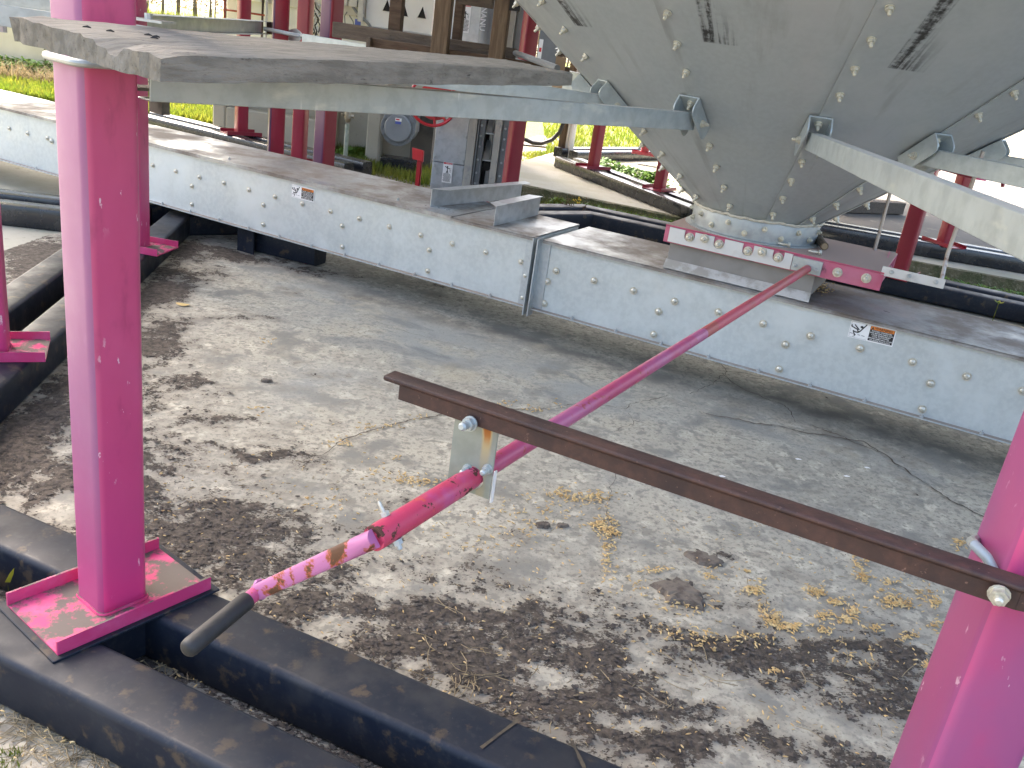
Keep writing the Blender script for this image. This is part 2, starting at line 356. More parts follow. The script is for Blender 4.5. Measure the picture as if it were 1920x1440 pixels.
slabC = [G(900, 331, .0), G(1290, 411, .0), Vector((2.6, 5.75, 0)), Vector((5.2, 5.2, 0)), Vector((7, 7, 0)), Vector((6.5, 11.5, 0)), Vector((2, 11.8, 0)), G(1060, 280, 0), G(985, 300, 0)]
sheet("concrete_pad", [(p.x, p.y) for p in slabC], .0, m_conc, th=.2)
pave = [Vector((5.0, 5.5, 0)), Vector((1.6, 7.2, 0)), G(1500, 318, .0), G(1300, 285, 0), G(1500, 255, 0), Vector((40, 30, 0)), Vector((40, 4, 0))]
sheet("yard_paving", [(p.x, p.y) for p in pave], .004, m_pave)
# moss skirt along the pad's front edge
mb = MB(); a, b = slabC[0], slabC[1]; n_ = 40; rows = []
pts2 = [a.lerp(b, i / n_) for i in range(n_ + 1)] + [slabC[1].lerp(slabC[2], i / 20) for i in range(1, 21)] + [slabC[2].lerp(slabC[3], i / 20) for i in range(1, 21)]
vs = []
for i, p in enumerate(pts2):
    j = random.uniform(-.012, .012)
    vs += [(p.x, p.y + .02, .006), (p.x, p.y - .012 + j, .001 + j * .3), (p.x, p.y - .02 + j, -.04), (p.x, p.y - .05 - abs(j) * 3, -.098)]
fs = []
for i in range(len(pts2) - 1):
    for k in range(3): fs.append((i * 4 + k, i * 4 + k + 1, (i + 1) * 4 + k + 1, (i + 1) * 4 + k))
mb.add(vs, fs); build(mb, "pad_edge", m_edge, kind="structure")
slabD = [Vector((-1.75, 2.2, 0)), Vector((-1.9, 4.6, 0)), Vector((-3.2, 6.2, 0)), Vector((-9, 6.0, 0)), Vector((-9, 1.0, 0)), Vector((-2.0, 1.0, 0))]
sheet("side_slab", [(p.x, p.y) for p in slabD], -.006, m_conc, th=.15)

# ---- main slab, fine grid where the camera looks, with caked mud
def blob(x, y, px, py, rx, ry, ang=0):
    c = G(px, py, 0); k = (c - CAM).length / F; ca, sa = math.cos(ang), math.sin(ang)
    X = (x - c.x) * ca + (y - c.y) * sa; Y = -(x - c.x) * sa + (y - c.y) * ca
    return np.exp(-((X / rx) ** 2 + (Y / ry) ** 2))
MUD = [  # photo point, world radii (m), strength
 (430, 480, .30, .10, .8), (330, 540, .10, .32, .85), (560, 505, .22, .06, .62), (290, 640, .09, .25, .9), (360, 600, .14, .12, .4), (300, 760, .06, .2, .55),
 (470, 600, .16, .05, .45), (350, 720, .10, .04, .62), (440, 780, .13, .05, .6), (480, 845, .17, .05, .75), (370, 880, .12, .05, .6), (60, 830, .10, .3, 1.0), (150, 900, .05, .2, .9),
 (300, 930, .10, .09, .9), (380, 1000, .14, .10, .95), (500, 1000, .12, .06, .65), (300, 1060, .10, .06, .95), (450, 1050, .10, .05, .8), (600, 1080, .10, .04, .55),
 (760, 1090, .10, .04, .5), (660, 1150, .10, .05, .75), (850, 1150, .16, .06, .8), (800, 1210, .16, .06, .95), (950, 1210, .14, .06, .7), (1000, 1130, .06, .04, .5), (930, 1270, .16, .06, .85),
 (1090, 1230, .12, .05, .85), (1090, 1330, .14, .06, .95), (1200, 1290, .12, .05, .75), (1270, 1110, .035, .03, .85), (1320, 1048, .025, .012, .8), (1380, 1220, .16, .045, .9), (1300, 1330, .14, .05, .8), (1250, 1400, .12, .04, .9),
 (1560, 1230, .18, .05, .95), (1700, 1240, .12, .06, .95), (1480, 1300, .08, .05, .6), (1450, 1400, .12, .05, .8), (1640, 1320, .12, .05, .7), (1600, 1420, .10, .04, .7), (1600, 1190, .05, .03, .5), (1690, 1180, .08, .02, .5), (960, 1015, .05, .03, .42), (710, 1020, .10, .05, .4), (560, 1150, .10, .06, .75),
 (60, 480, .25, .3, .8), (70, 560, .2, .2, .8),
 (420, 900, .35, .35, .28), (700, 1120, .45, .22, .36), (1100, 1250, .5, .25, .44), (1550, 1270, .45, .22, .5), (350, 780, .2, .5, .26), (380, 1000, .3, .2, .62), (330, 860, .12, .12, .5), (480, 1090, .2, .08, .5), (700, 1180, .3, .1, .3), (1000, 555, .9, .03, .26), (420, 640, .25, .4, .22)]  # long thin strip under the conveyor: brown dirt with its shade painted in
CLEAR = [(900, 650, .8, .30, .45), (1200, 850, .5, .28, .4), (930, 1100, .05, .03, .4), (1040, 1290, .05, .03, .5), (1030, 1240, .04, .02, .45), (740, 1100, .06, .025, .3), (550, 640, .14, .07, .3), (640, 960, .2, .04, .2), (1400, 1310, .08, .05, .6), (1550, 1380, .06, .03, .5), (1120, 1100, .08, .03, .35), (480, 560, .1, .08, .35), (1300, 1180, .05, .02, .3), (1180, 1370, .05, .02, .45)]
GREY = [(820, 640, .55, .28, 1.0), (1050, 720, .45, .22, .9), (1500, 800, .5, .2, .7), (650, 560, .45, .2, .9), (1300, 900, .3, .15, .4), (620, 720, .2, .2, .6)]
STAIN_SHADE = [(1000, 640, .9, .06, .8), (1500, 760, .5, .06, 1.0), (1700, 830, .35, .06, .9), (1240, 690, .3, .05, .5), (700, 560, .6, .05, .7)]  # bands in front of the conveyor: damp stain plus painted shade
def fields(x, y):
    wx = x + (fbm(x * 7, y * 7, 5) - .5) * .16; wy = y + (fbm(x * 7, y * 7, 9) - .5) * .16
    m = np.zeros_like(x)
    for (px, py, rx, ry, s) in MUD: m = np.maximum(m, s * blob(wx, wy, px, py, rx, ry, .1)) if True else m
    for (px, py, rx, ry, s) in CLEAR: m = m - s * blob(wx, wy, px, py, rx, ry)
    ap = np.full_like(x, -9.0)
    for k in range(6):
        a = math.radians(A0 - 15 - 60 * k); ap = np.maximum(ap, (x - AXI.x) * math.cos(a) + (y - AXI.y) * math.sin(a))
    m = m + .62 * np.exp(-((ap - 2.18) / .07) ** 2) + .40 * np.exp(-((ap - 2.0) / .05) ** 2) + .28 * np.exp(-((ap - 2.42) / .09) ** 2)
    m = m + (fbm(x * 9, y * 9, 21, 6, .62) - .5) * 1.05 + (fbm(x * 40, y * 55, 33, 4, .65) - .5) * .75 + .01
    g = np.zeros_like(x); st = np.zeros_like(x)
    for (px, py, rx, ry, s) in GREY: g = np.maximum(g, s * blob(wx, wy, px, py, rx, ry, conv_ang))
    for (px, py, rx, ry, s) in STAIN_SHADE: st = np.maximum(st, s * blob(wx, wy, px, py, rx, ry, conv_ang))
    return m, g, st
def mudh(x, y): return fields(x, y)[0]
gx = np.arange(-1.95, 1.95, .0085); gy = np.arange(.62, 4.6, .0085)
X, Y = np.meshgrid(gx, gy); nx, ny = len(gx), len(gy)
inside = np.ones_like(X, bool)
RS = 2.78
for k in range(12):
    a = math.radians(A0 - 15 - 30 * k); inside &= ((X - AXI.x) * math.cos(a) + (Y - AXI.y) * math.sin(a)) < RS * math.cos(math.radians(15)) - .0
m_, g_, s_ = fields(X.ravel(), Y.ravel())
k_ = np.clip((m_ - .44) / .16, 0, 1); k_ = k_ * k_ * (3 - 2 * k_)
Zs = k_ * (.0012 + .0032 * fbm(X.ravel() * 60, Y.ravel() * 45, 77, 4, .65)) + (fbm(X.ravel() * 2, Y.ravel() * 2, 3, 3) - .5) * .004
co = np.stack([X.ravel(), Y.ravel(), Zs], 1)
idx = np.arange(nx * ny).reshape(ny, nx)
q = np.stack([idx[:-1, :-1], idx[:-1, 1:], idx[1:, 1:], idx[1:, :-1]], -1).reshape(-1, 4)
ins = inside.ravel(); q = q[ins[q].all(1)]
def grid_mesh(name, co, q, mat, attrs):
    me = bpy.data.meshes.new(name); me.vertices.add(len(co)); me.vertices.foreach_set("co", co.astype(np.float32).ravel())
    me.loops.add(q.size); me.loops.foreach_set("vertex_index", q.astype(np.int32).ravel())
    me.polygons.add(len(q)); me.polygons.foreach_set("loop_start", np.arange(0, q.size, q.shape[1], dtype=np.int32))
    me.update(calc_edges=True); me.validate()
    for an, av in attrs.items():
        at = me.attributes.new(an, 'FLOAT', 'POINT'); at.data.foreach_set("value", av.astype(np.float32))
    me.materials.append(mat); me.shade_smooth(); return me
used = np.zeros(len(co), bool); used[q.ravel()] = True; remap = -np.ones(len(co), int); remap[used] = np.arange(used.sum())
me = grid_mesh("slab_surface", co[used], remap[q], m_slab, {"mud": m_[used], "grey": g_[used], "stain_shade": s_[used]})
surf = put("concrete_slab", me, (0, 0, 0), kind="structure")
ORG[surf] = Vector((0, 0, 0))
ring = [pol(A0 - 30 * k, RS) for k in range(12)]
mb = MB(); mb.prism([(p.x, p.y, -.16) for p in ring], (0, 0, .152)); build(mb, "slab_footing", m_conc, kind="structure")

# cracks in the slab
def crack(pts, wd):
    P = [G(x, y, .0) for x, y in pts]; out = []
    for a, b in zip(P[:-1], P[1:]):
        n = max(2, int((b - a).length / .012))
        for i in range(n): out.append(a.lerp(b, i / n))
    out.append(P[-1]); j = Vector((0, 0, 0)); Q = []
    for p in out:
        j = j * .75 + Vector((random.uniform(-1, 1), random.uniform(-1, 1), 0)) * .0055; Q.append(p + j)
    vs = []; fs = []
    for i, p in enumerate(Q):
        d = (Q[min(i + 1, len(Q) - 1)] - Q[max(i - 1, 0)]); s = Vector((-d.y, d.x, 0)).normalized() * wd * random.uniform(.25, 1.0)
        z = .0035
        vs += [(p.x + s.x, p.y + s.y, z), (p.x - s.x, p.y - s.y, z)]
        if i: fs.append((2 * i - 2, 2 * i - 1, 2 * i + 1, 2 * i))
    return vs, fs
mb = MB()
for pts, wd in [([(1320, 775), (1420, 795), (1540, 815), (1620, 830), (1700, 885), (1770, 935), (1850, 975)], .0035),
                ([(1525, 800), (1570, 815), (1600, 830), (1650, 850)], .0025), ([(1355, 700), (1400, 735), (1470, 760), (1490, 790)], .002), ([(1342, 676), (1362, 697), (1410, 703)], .002), ([(1362, 697), (1330, 725), (1290, 740)], .0015),
                ([(1000, 770), (1090, 755), (1170, 768), (1180, 762), (1250, 742)], .0015), ([(1175, 775), (1190, 790), (1155, 810)], .0013), ([(1190, 790), (1220, 800)], .0012),
                ([(640, 830), (720, 800), (800, 785), (870, 772), (1000, 768)], .0032), ([(560, 880), (640, 830)], .002), ([(660, 590), (780, 630), (900, 660)], .001), ([(1150, 890), (1140, 960), (1140, 1040)], .001)]:
    mb.add(*crack(pts, wd))
m_crack = mat("crack_shadow_dirt", (.075, .06, .045), .95)
cr = build(mb, "slab_crack", m_crack, surf, kind="stuff", recalc=False)

# ================================================================== MAIN GRAIN BIN
bin_ = thing("grain_bin", "grey galvanised hopper-bottom grain bin on pink legs, its cone filling the top right", "grain bin", AXI)
R0, Z0, SL = .203, .582, math.radians(38)
RT = 2.32; ZT = Z0 + (RT - R0) * math.tan(SL)
def smudge(t, p, c, ro):
    u = t.attr("pu").outputs['Fac']; v = t.attr("pv").outputs['Fac']; ph = t.attr("ph").outputs['Fac']
    cmb = t.new("ShaderNodeCombineXYZ"); t.link(u, cmb.inputs[0]); t.link(v, cmb.inputs[1]); t.link(ph, cmb.inputs[2])
    str1 = t.noise(t.mapped(cmb.outputs[0], (44, 5, 9)), 1.0, 4, .65); fine = t.noise(t.mapped(cmb.outputs[0], (20, 60, 9)), 1.0, 4, .7)
    inu = t.math('MULTIPLY', t.ramp(u, .215, .235), t.ramp(u, .40, .43, 1, 0))
    inv = t.math('MULTIPLY', t.ramp(v, .755, .76), t.ramp(t.math('ADD', v, t.math('MULTIPLY', u, 1.0)), 1.03, 1.26, 1, 0))
    k = t.math('MULTIPLY', t.math('MULTIPLY', inu, inv), t.ramp(t.math('ADD', str1, t.math('MULTIPLY', fine, .35)), .56, .78, .10, 1))
    inu2 = t.math('MULTIPLY', t.ramp(u, .215, .235), t.ramp(u, .275, .30, 1, 0)); inv2 = t.math('MULTIPLY', t.ramp(v, .755, .76), t.ramp(v, .95, 1.22, 1, 0))
    k2 = t.math('MULTIPLY', t.math('MULTIPLY', inu2, inv2), t.ramp(t.math('ADD', t.math('MULTIPLY', str1, .6), t.math('MULTIPLY', fine, .6)), .5, .68, .15, 1))
    k = t.math('MAXIMUM', k, k2)
    # long pale run marks and a darker handled band
    runs = t.math('MULTIPLY', t.ramp(t.noise(t.mapped(cmb.outputs[0], (38, .8, 5)), 1.0, 3), .66, .76), .35)
    c = t.mix(runs, c, (.42, .44, .43)); c = t.mix(t.math('MULTIPLY', t.ramp(t.noise(t.mapped(cmb.outputs[0], (6, 2.2, 5)), 1.0, 5), .55, .75), .4), c, (.20, .19, .175))
    c = t.mix(t.math('MULTIPLY', k, .93), c, (.02, .018, .016))
    return c, t.math('ADD', ro, t.math('MULTIPLY', k, .3))
m_cone = mat("cone_sheet_steel", (.41, .45, .455), .40, .4, [(70, 3, (.385, .42, .425), .35, .65), (2.2, 5, (.45, .48, .482), .45, .7)], (90, .05, .002), rv=.06, custom=smudge)
def conept(a, s, off=0.0):   # a degrees, s slant distance from the rim
    ca, sa = math.cos(math.radians(a)), math.sin(math.radians(a)); cs, sn = math.cos(SL), math.sin(SL)
    r = R0 + s * cs + off * sn
    return Vector((AXI.x + ca * r, AXI.y + sa * r, Z0 + s * sn - off * cs))
def conenrm(a): return Vector((math.cos(math.radians(a)) * math.sin(SL), math.sin(math.radians(a)) * math.sin(SL), -math.cos(SL)))
def conegen(a): return Vector((math.cos(math.radians(a)) * math.cos(SL), math.sin(math.radians(a)) * math.cos(SL), math.sin(SL)))
SMAX = (RT - R0) / math.cos(SL)
S0 = -95.4
me_cb = hexbolt("cone_bolt", m_conebolt, r=.0085, h=.0072, wr=.0105, wh=.0025, sr=.0042, sh=.011)
for k in range(12):
    a0 = S0 - 30 * k; na = 11; ns = 4; vs = []; pu = []; pv = []; fs = []
    for layer, th in ((0, 0), (1, -.003)):
        for i in range(na + 1):
            da = (0, 1.2, 2.6, 4.5, 7, 10, 14, 18, 22, 26, 30, 33)[i]; off = .0045 * max(0, 1 - da / 6) + .001 + th
            for j in range(ns + 1):
                s = SMAX * j / ns; vs.append(conept(a0 + da, s, off)); pu.append(da / 30); pv.append(s)
    st = (na + 1) * (ns + 1)
    for i in range(na):
        for j in range(ns):
            b = i * (ns + 1) + j; fs.append((b, b + 1, b + ns + 2, b + ns + 1)); fs.append((st + b, st + b + ns + 1, st + b + ns + 2, st + b + 1))
    for i in (0, na):
        for j in range(ns):
            b = i * (ns + 1) + j; fs.append((b, b + 1, st + b + 1, st + b))
    for i in range(na):
        b = i * (ns + 1); fs.append((b, b + ns + 1, st + b + ns + 1, st + b))
    mb = MB(); mb.add(vs, fs); me, c = mb.mesh("cone_panel", m_cone, sharp=30)
    for an, av in (("pu", pu), ("pv", pv), ("ph", [k * 3.7] * len(pu))):
        at = me.attributes.new(an, 'FLOAT', 'POINT'); at.data.foreach_set("value", np.array(av, np.float32))
    put("cone_panel", me, c, bin_)
    if k in (0, 1, 2, 3, 10, 11):
        z = .617
        while z < 1.36:
            s = (z - Z0) / math.sin(SL)
            if not (.835 < z < .935):
                place("bolt", me_cb, conept(a0 + (1.8 if s > .25 else 2.6), s, .005), conenrm(a0 + 1.8), bin_, random.random())
            z += .0605
# eave cylinder and roof (above the frame; shades the yard)
mb = MB(); n = 48; prof = [(RT, ZT), (RT + .04, ZT + .02), (RT + .04, 9.2)]
vs = [(AXI.x + r * math.cos(2 * math.pi * i / n), AXI.y + r * math.sin(2 * math.pi * i / n), z) for (r, z) in prof for i in range(n)]
fs = [(j * n + i, j * n + (i + 1) % n, (j + 1) * n + (i + 1) % n, (j + 1) * n + i) for j in range(2) for i in range(n)]
mb.add(vs, fs); build(mb, "bin_wall", m_sheet, bin_)
mb = MB(); mb.tube([(AXI.x, AXI.y, 9.2), (AXI.x, AXI.y, 10.3)], [RT + .1, .3], 48); build(mb, "roof", m_sheet, bin_)
# outlet collar
m_galvd = mat("dull_galvanised_collar", (.33, .36, .355), .45, .35, [(40, 4, (.28, .30, .30), .4, .65), (9, 5, (.38, .40, .39), .45, .7)], (90, .06, .002))
mb = MB(); n = 64; prof = [(R0 - .004, Z0 + .004), (R0 + .003, Z0 - .012), (R0 + .001, Z0 - .05), (R0 + .001, .516), (R0 + .02, .515), (R0 + .02, .511)]
vs = [(AXI.x + r * math.cos(2 * math.pi * i / n), AXI.y + r * math.sin(2 * math.pi * i / n), z) for (r, z) in prof for i in range(n)]
fs = [(j * n + i, j * n + (i + 1) % n, (j + 1) * n + (i + 1) % n, (j + 1) * n + i) for j in range(len(prof) - 1) for i in range(n)]
mb.add(vs, fs); build(mb, "outlet_collar", m_galvd, bin_)
m_seal = mat("dried_sealant", (.50, .47, .38), .75, 0, [(60, 4, (.36, .33, .25), .45, .7)])
mb = MB(); pts = []
for i in range(90):
    a = 4 * i; pts.append(pol(a, R0 + .006 + random.uniform(-.002, .002), Z0 - .002 + random.uniform(-.003, .003)))
pts.append(pts[0]); mb.tube(pts, [random.uniform(.003, .0055) for _ in pts], 6); build(mb, "sealant_bead", m_seal, bin_)
me_colb = hexbolt("collar_bolt", m_conebolt, r=.0075, h=.0055, wr=.009, wh=.002, sr=.004, sh=.006)
for i in range(14):
    a = -190 + i * 16
    z = Z0 - .026 - (.022 if i % 2 else 0)
    place("bolt", me_colb, pol(a, R0 + .002, z), pol(a, 1) - AXI, bin_, random.random())
# brackets where the struts meet the cone
def bracket(a):
    s = (.885 - Z0) / math.sin(SL); c = conept(a, s, .006); g = conegen(a); nn = conenrm(a); tt = Vector((-math.sin(math.radians(a)), math.cos(math.radians(a)), 0))
    mb = MB(); mb.box(c + nn * .002, g * .062, tt * .026, nn * .002); 
    br = build(mb, "strut_bracket", m_strut, bin_)
    for sg in (-1, 1):
        prof = []
        for k in range(7): t_ = math.pi / 2 * k / 6; prof.append((.040 + .022 * math.sin(t_), .026 + .022 * math.cos(t_)))
        prof = [(-.062, 0), (-.062, .026)] + [(-p, q) for p, q in prof[::-1]][1:] [:0] + [(-.062 + .022 * (1 - math.cos(t_)), .026 + .022 * math.sin(t_)) for t_ in [math.pi / 2 * k / 5 for k in range(6)]] + prof + [(.062, 0)]
        o = c + tt * (.026 * sg)
        e = MB(); e.prism([o + g * p + nn * q for p, q in prof], tt * .0035 * sg); build(e, "ear", m_strut, br)
    place("bolt", me_cb, c + g * .038 + nn * .004, nn, br); 
    place("bolt", me_cb, c - g * .012 + nn * .024 + tt * .0295, tt, br); place("bolt", me_cb, c - g * .012 + nn * .024 - tt * .0295, -tt, br)
    return c - g * .012 + nn * .024
BR = {}
for k in (0, 1, 2, 3, 4, 5, 10, 11): BR[k] = bracket(A0 + .8 - 30 * k)
# legs
ang = A0 - 30
me_leg, c_leg = None, None
def leg_meshes(mtube, mplate, zt, zb=.093, sz=.078):
    mb = MB(); mb.sweep(rrect(sz, sz, .0135, 5), (0, 0, zb + .004), (0, 0, zt), (1, 0, 0), (0, 1, 0)); lm, _ = mb.mesh("leg", mtube, center=False)
    mb = MB(); L, W = .125, .078        # x radial, y tangential
    mb.box((0, 0, zb + .0025), (L, 0, 0), (0, W, 0), (0, 0, .0025))
    for s in (-1, 1): mb.box((0, s * (W - .002), zb + .0155), (L, 0, 0), (0, .002, 0), (0, 0, .0102))
    r = .0405   # weld bead round the tube's foot
    ptsw = [(x * 1.0, y * 1.0, zb + .006) for x, y in rrect(.0785, .0785, .011, 3)]; mb.tube(ptsw + ptsw[:1], .0032, 6)
    pm, _ = mb.mesh("base_plate", mplate, center=False); return lm, pm
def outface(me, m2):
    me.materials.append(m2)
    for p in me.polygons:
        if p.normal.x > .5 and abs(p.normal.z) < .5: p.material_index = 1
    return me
me_leg, me_plate = leg_meshes(m_pink, m_pinkplate, ZT - .05)
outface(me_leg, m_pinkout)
me_legr, _ = leg_meshes(mat("shaded_purple_pink", (.27, .05, .145), .45, 0, [(4, 5, (.22, .055, .155), .4, .62, (1, 1, .5))], (260, .08, .001), coat=.15, custom=lambda t, p, c, ro: chips(t, p, c, ro)), m_pinkplate, ZT - .05, sz=.093); outface(me_legr, m_pinkpale)  # darker purple base paints the shade on the right leg's side faces
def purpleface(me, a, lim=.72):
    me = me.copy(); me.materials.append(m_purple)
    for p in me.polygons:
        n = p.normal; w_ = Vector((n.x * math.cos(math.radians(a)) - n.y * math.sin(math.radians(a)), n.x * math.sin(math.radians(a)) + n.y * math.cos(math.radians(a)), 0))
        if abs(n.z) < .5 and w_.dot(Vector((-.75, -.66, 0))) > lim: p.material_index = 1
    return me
m_purple = mat("sky_reflection_purple_paint", (.075, .012, .058), .36, 0, [(5, 4, (.06, .006, .04), .45, .7, (1, 1, .4))], (240, .06, .001), rv=.06, coat=.3)  # blue sky reflection painted as purple on the left-facing sides
me_legc, me_platec = leg_meshes(m_crim, m_crim, ZT - .05)
LEG0 = Vector((.562, .822, 0))
leglab = {0: "pink leg at the right edge with a clamp and rusty bar bolted to it", 1: "tall faded pink leg at the left with the plank in front of it", 2: "pink leg cut by the left edge of the photo", 3: "dark pink leg directly behind the tall left leg", 4: "purple and crimson leg behind the conveyor, under the plank", 5: "crimson leg beside the grey elevator", 6: "crimson leg just behind the outlet collar", 7: "crimson leg right of the pink slide gate"}
def rotz(o, a): o.rotation_euler = (0, 0, math.radians(a))
for k in range(12):
    a = A0 - 30 * k; p = pol(a, RL)
    if k == 0: p = LEG0.copy()
    p = p + Vector(({3: .042, 4: .055, 5: .03, 7: -.04}.get(k, 0), 0, 0))
    near_ = k in (0, 1, 2, 11)
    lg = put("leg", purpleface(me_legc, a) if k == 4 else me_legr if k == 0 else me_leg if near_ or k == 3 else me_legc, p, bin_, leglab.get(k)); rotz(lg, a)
    bp = bpy.data.objects.new("base_plate", me_plate if near_ or k == 3 else me_platec); COL.objects.link(bp); bp.parent = lg; bp.location = (0, 0, 0)
# struts
def channel(p, q, web, h=.044, d=.03, t=.0028):
    """C channel from p to q, web on the side the vector 'web' points to"""
    p, q = Vector(p), Vector(q); dr = (q - p).normalized(); sd = dr.cross(Z).normalized()
    if sd.dot(Vector(web)) < 0: sd = -sd
    up = sd.cross(dr).normalized(); up = up if up.z > 0 else -up
    pr = [(d / 2, -h / 2), (d / 2, h / 2), (-d / 2, h / 2), (-d / 2, h / 2 - t), (d / 2 - t, h / 2 - t), (d / 2 - t, -h / 2 + t), (-d / 2, -h / 2 + t), (-d / 2, -h / 2)]
    mb = MB(); mb.sweep(pr, p, q, sd, up); return mb
STR = {}
for k, dz in ((0, .868), (1, .868), (2, .882), (4, .848), (5, .86), (11, .86), (10, .86)):
    a = A0 - 30 * k; tt = Vector((-math.sin(math.radians(a)), math.cos(math.radians(a)), 0)); side = tt if (pol(a, RL) - Vector((0, 0, 0))).dot(tt) < 0 else -tt
    e0 = BR[k] + conegen(a) * .012; e0.z = BR[k].z + .002
    p1 = pol(a, RL + .03, dz + .012)
    if k == 0: p1 = LEG0 + Z * (dz + .012) + side * .055 - (LEG0 - AXI).normalized() * -.05
    elif k == 1: p1 = pol(a, RL - .052, dz + .012) + side * .022
    elif k == 2: p1 = p1 + side * .058
    else: p1 = p1 + side * .055
    STR[k] = (e0, p1)
    build(channel(e0, p1, side), "strut", m_strut, bin_, {0: "galvanised strut running from the cone to the right leg", 1: "long galvanised strut under the plank"}.get(k), bevel=.0012)
def ubolt(c, rad, half, ax, tangent, r=.006, mat_=m_zinc, parent=bin_, tail=.05):
    """square-ish U round a leg: half width, going round the far side"""
    c, ax, tg = Vector(c), Vector(ax), Vector(tangent); pts = []
    h = half; rr = .014
    pts.append(c + tg * h + ax * tail)
    for k in range(5): t_ = math.pi / 2 * k / 4; pts.append(c + tg * (h - rr + rr * math.cos(t_)) - ax * (h - rr + rr * math.sin(t_)))
    for k in range(5): t_ = math.pi / 2 * k / 4; pts.append(c - tg * (h - rr + rr * math.sin(t_)) - ax * (h - rr + rr * math.cos(t_)))
    pts.append(c - tg * h + ax * tail)
    mb = MB(); mb.tube(pts, r, 10); return build(mb, "u_bolt", mat_, parent)
a = A0 - 30; rad = pol(a, 1) - AXI; tt = Vector((-rad.y, rad.x, 0)); side1 = tt if pol(a, RL).dot(tt) < 0 else -tt
ubolt(pol(a, RL, V(78, 108, 1.10).z), 0, .0445, -rad, side1, r=.0050, tail=.05, mat_=m_galvd)
mb = MB(); pp = pol(a, RL - .05, 0) + side1 * .012 + rad * -.03
mb.bar((pp.x, pp.y, .872), (pp.x + rad.x * .09, pp.y + rad.y * .09, .872), .035, .004); mb.bar((pp.x, pp.y, .84), (pp.x, pp.y, .925), .03, .012, rad)
build(mb, "strut_clip", mat("grimy_clip", (.11, .10, .085), .8, 0, [(40, 5, (.05, .045, .04), .4, .65)], (90, .4, .003)), bin_)
# ================================================================== SKID BASES
def ring_skid(name, label, c, a0, apo, w, hgt, mt, segs=range(12), zb=0.0, group=None):
    sk = thing(name, label, "base frame", c, group)
    for k in range(6):
        am = a0 - 15 - 60 * k; n = pol(am, 1, 0, Vector()); t = Vector((-n.y, n.x, 0))
        for ap in apo:
            L = ap / math.cos(math.radians(30))
            p = pol(am + 30, L, zb + hgt / 2, c); q = pol(am - 30, L, zb + hgt / 2, c)
            tp = pol(am + 30 + 90, 1, 0, Vector()); tq = pol(am - 30 + 90, 1, 0, Vector())
            mb = MB(); mb.sweep(rrect(w, hgt, .012, 3), p, q, n, Z, tp, tq, caps=False); build(mb, "skid_beam", mt, sk)
    for k in segs:
        a = a0 - 30 * k; ra = pol(a, 1, 0, Vector()); ta = Vector((-ra.y, ra.x, 0)); m = (apo[0] + apo[1]) / 2 / math.cos(math.radians(15))
        mb = MB(); mb.box(pol(a, m, zb + hgt * .52, c), ra * .10, ta * .062, (0, 0, hgt * .44)); build(mb, "cross_piece", mt, sk, bevel=.004)
    return sk
skid = ring_skid("skid_base", "black double-tube hexagonal base that the pink bin legs stand on", AXI, A0, (2.272, 2.087), .102, .092, m_black)
# weld flat beside the near leg plate and streaks
a = A0 - 30; ra = pol(a, 1) - AXI; ta = Vector((-ra.y, ra.x, 0))
mb = MB(); mb.box(pol(a, RL, .0935), ra * .136, ta * .087, (0, 0, .0022)); build(mb, "weld_plate", m_black, skid, bevel=.001)
m_tan = mat("tan_stain", (.075, .058, .036), .8, 0, [(60, 5, (.04, .033, .024), .45, .65)])
for (x0, y0, x1, y1) in ((975, 1347, 902, 1402), (1072, 1388, 1096, 1440)):
    p, q = G(x0, y0, .0935), G(x1, y1, .0935); d = (q - p).normalized(); s = Vector((-d.y, d.x, 0)) * .0028; mb = MB(); n = 8; vs = []
    for i in range(n + 1):
        c = p.lerp(q, i / n); w_ = random.uniform(.6, 1.2); vs += [c + s * w_, c - s * w_]
    mb.add(vs, [(2 * i, 2 * i + 1, 2 * i + 3, 2 * i + 2) for i in range(n)]); build(mb, "stain_streak", m_tan, skid, recalc=False)
# cross member below the conveyor on the left
mb = MB(); p = CV(-1.42, -.12, .045); q = CV(-1.06, -.16, .045); mb.sweep(rrect(.09, .085, .01, 2), p, q, N, Z); build(mb, "cross_member", m_black, skid)
mb = MB(); mb.box(CV(-1.37, -.052, .05), U * .045, N * .004, Z * .05); build(mb, "end_plate", m_black, skid, bevel=.001)

# neighbouring ring base at the left
def straight_skid(name, label, A, B, off, w=.1, hgt=.09, zb=0.0, mt=None, ends=(1, 1)):
    A, B = Vector(A), Vector(B); A.z = B.z = 0; d = (B - A).normalized(); n = Vector((d.y, -d.x, 0))
    if n.dot(Vector((A.x, A.y, 0)) + Vector((B.x, B.y, 0))) > 0: n = -n
    sk = thing(name, label, "base frame", (A + B) / 2)
    for i, o in enumerate(off):
        mb = MB(); mb.sweep(rrect(w, hgt, .010, 2), A - n * o + Z * (zb + hgt / 2), B - n * o + Z * (zb + hgt / 2), n, Z); build(mb, "skid_beam", mt or m_blackfar, sk)
    return sk
a_, b_ = G(-60, 436, .0), G(120, 437, .0)
sD = straight_skid("skid_base", "black double-beam base frame low down between the two left legs", (-4.6, a_.y - .12, 0), (-1.75, b_.y + .05, 0), (.05, .24), zb=-.006)
aB, bB = G(283, 243, .0), G(600, 322, .0); dB = (bB - aB).normalized()
sB = straight_skid("skid_base", "black beam base running behind the conveyor towards the grass", aB - dB * .25, bB + dB * .2, (.05, .24), zb=-.0)
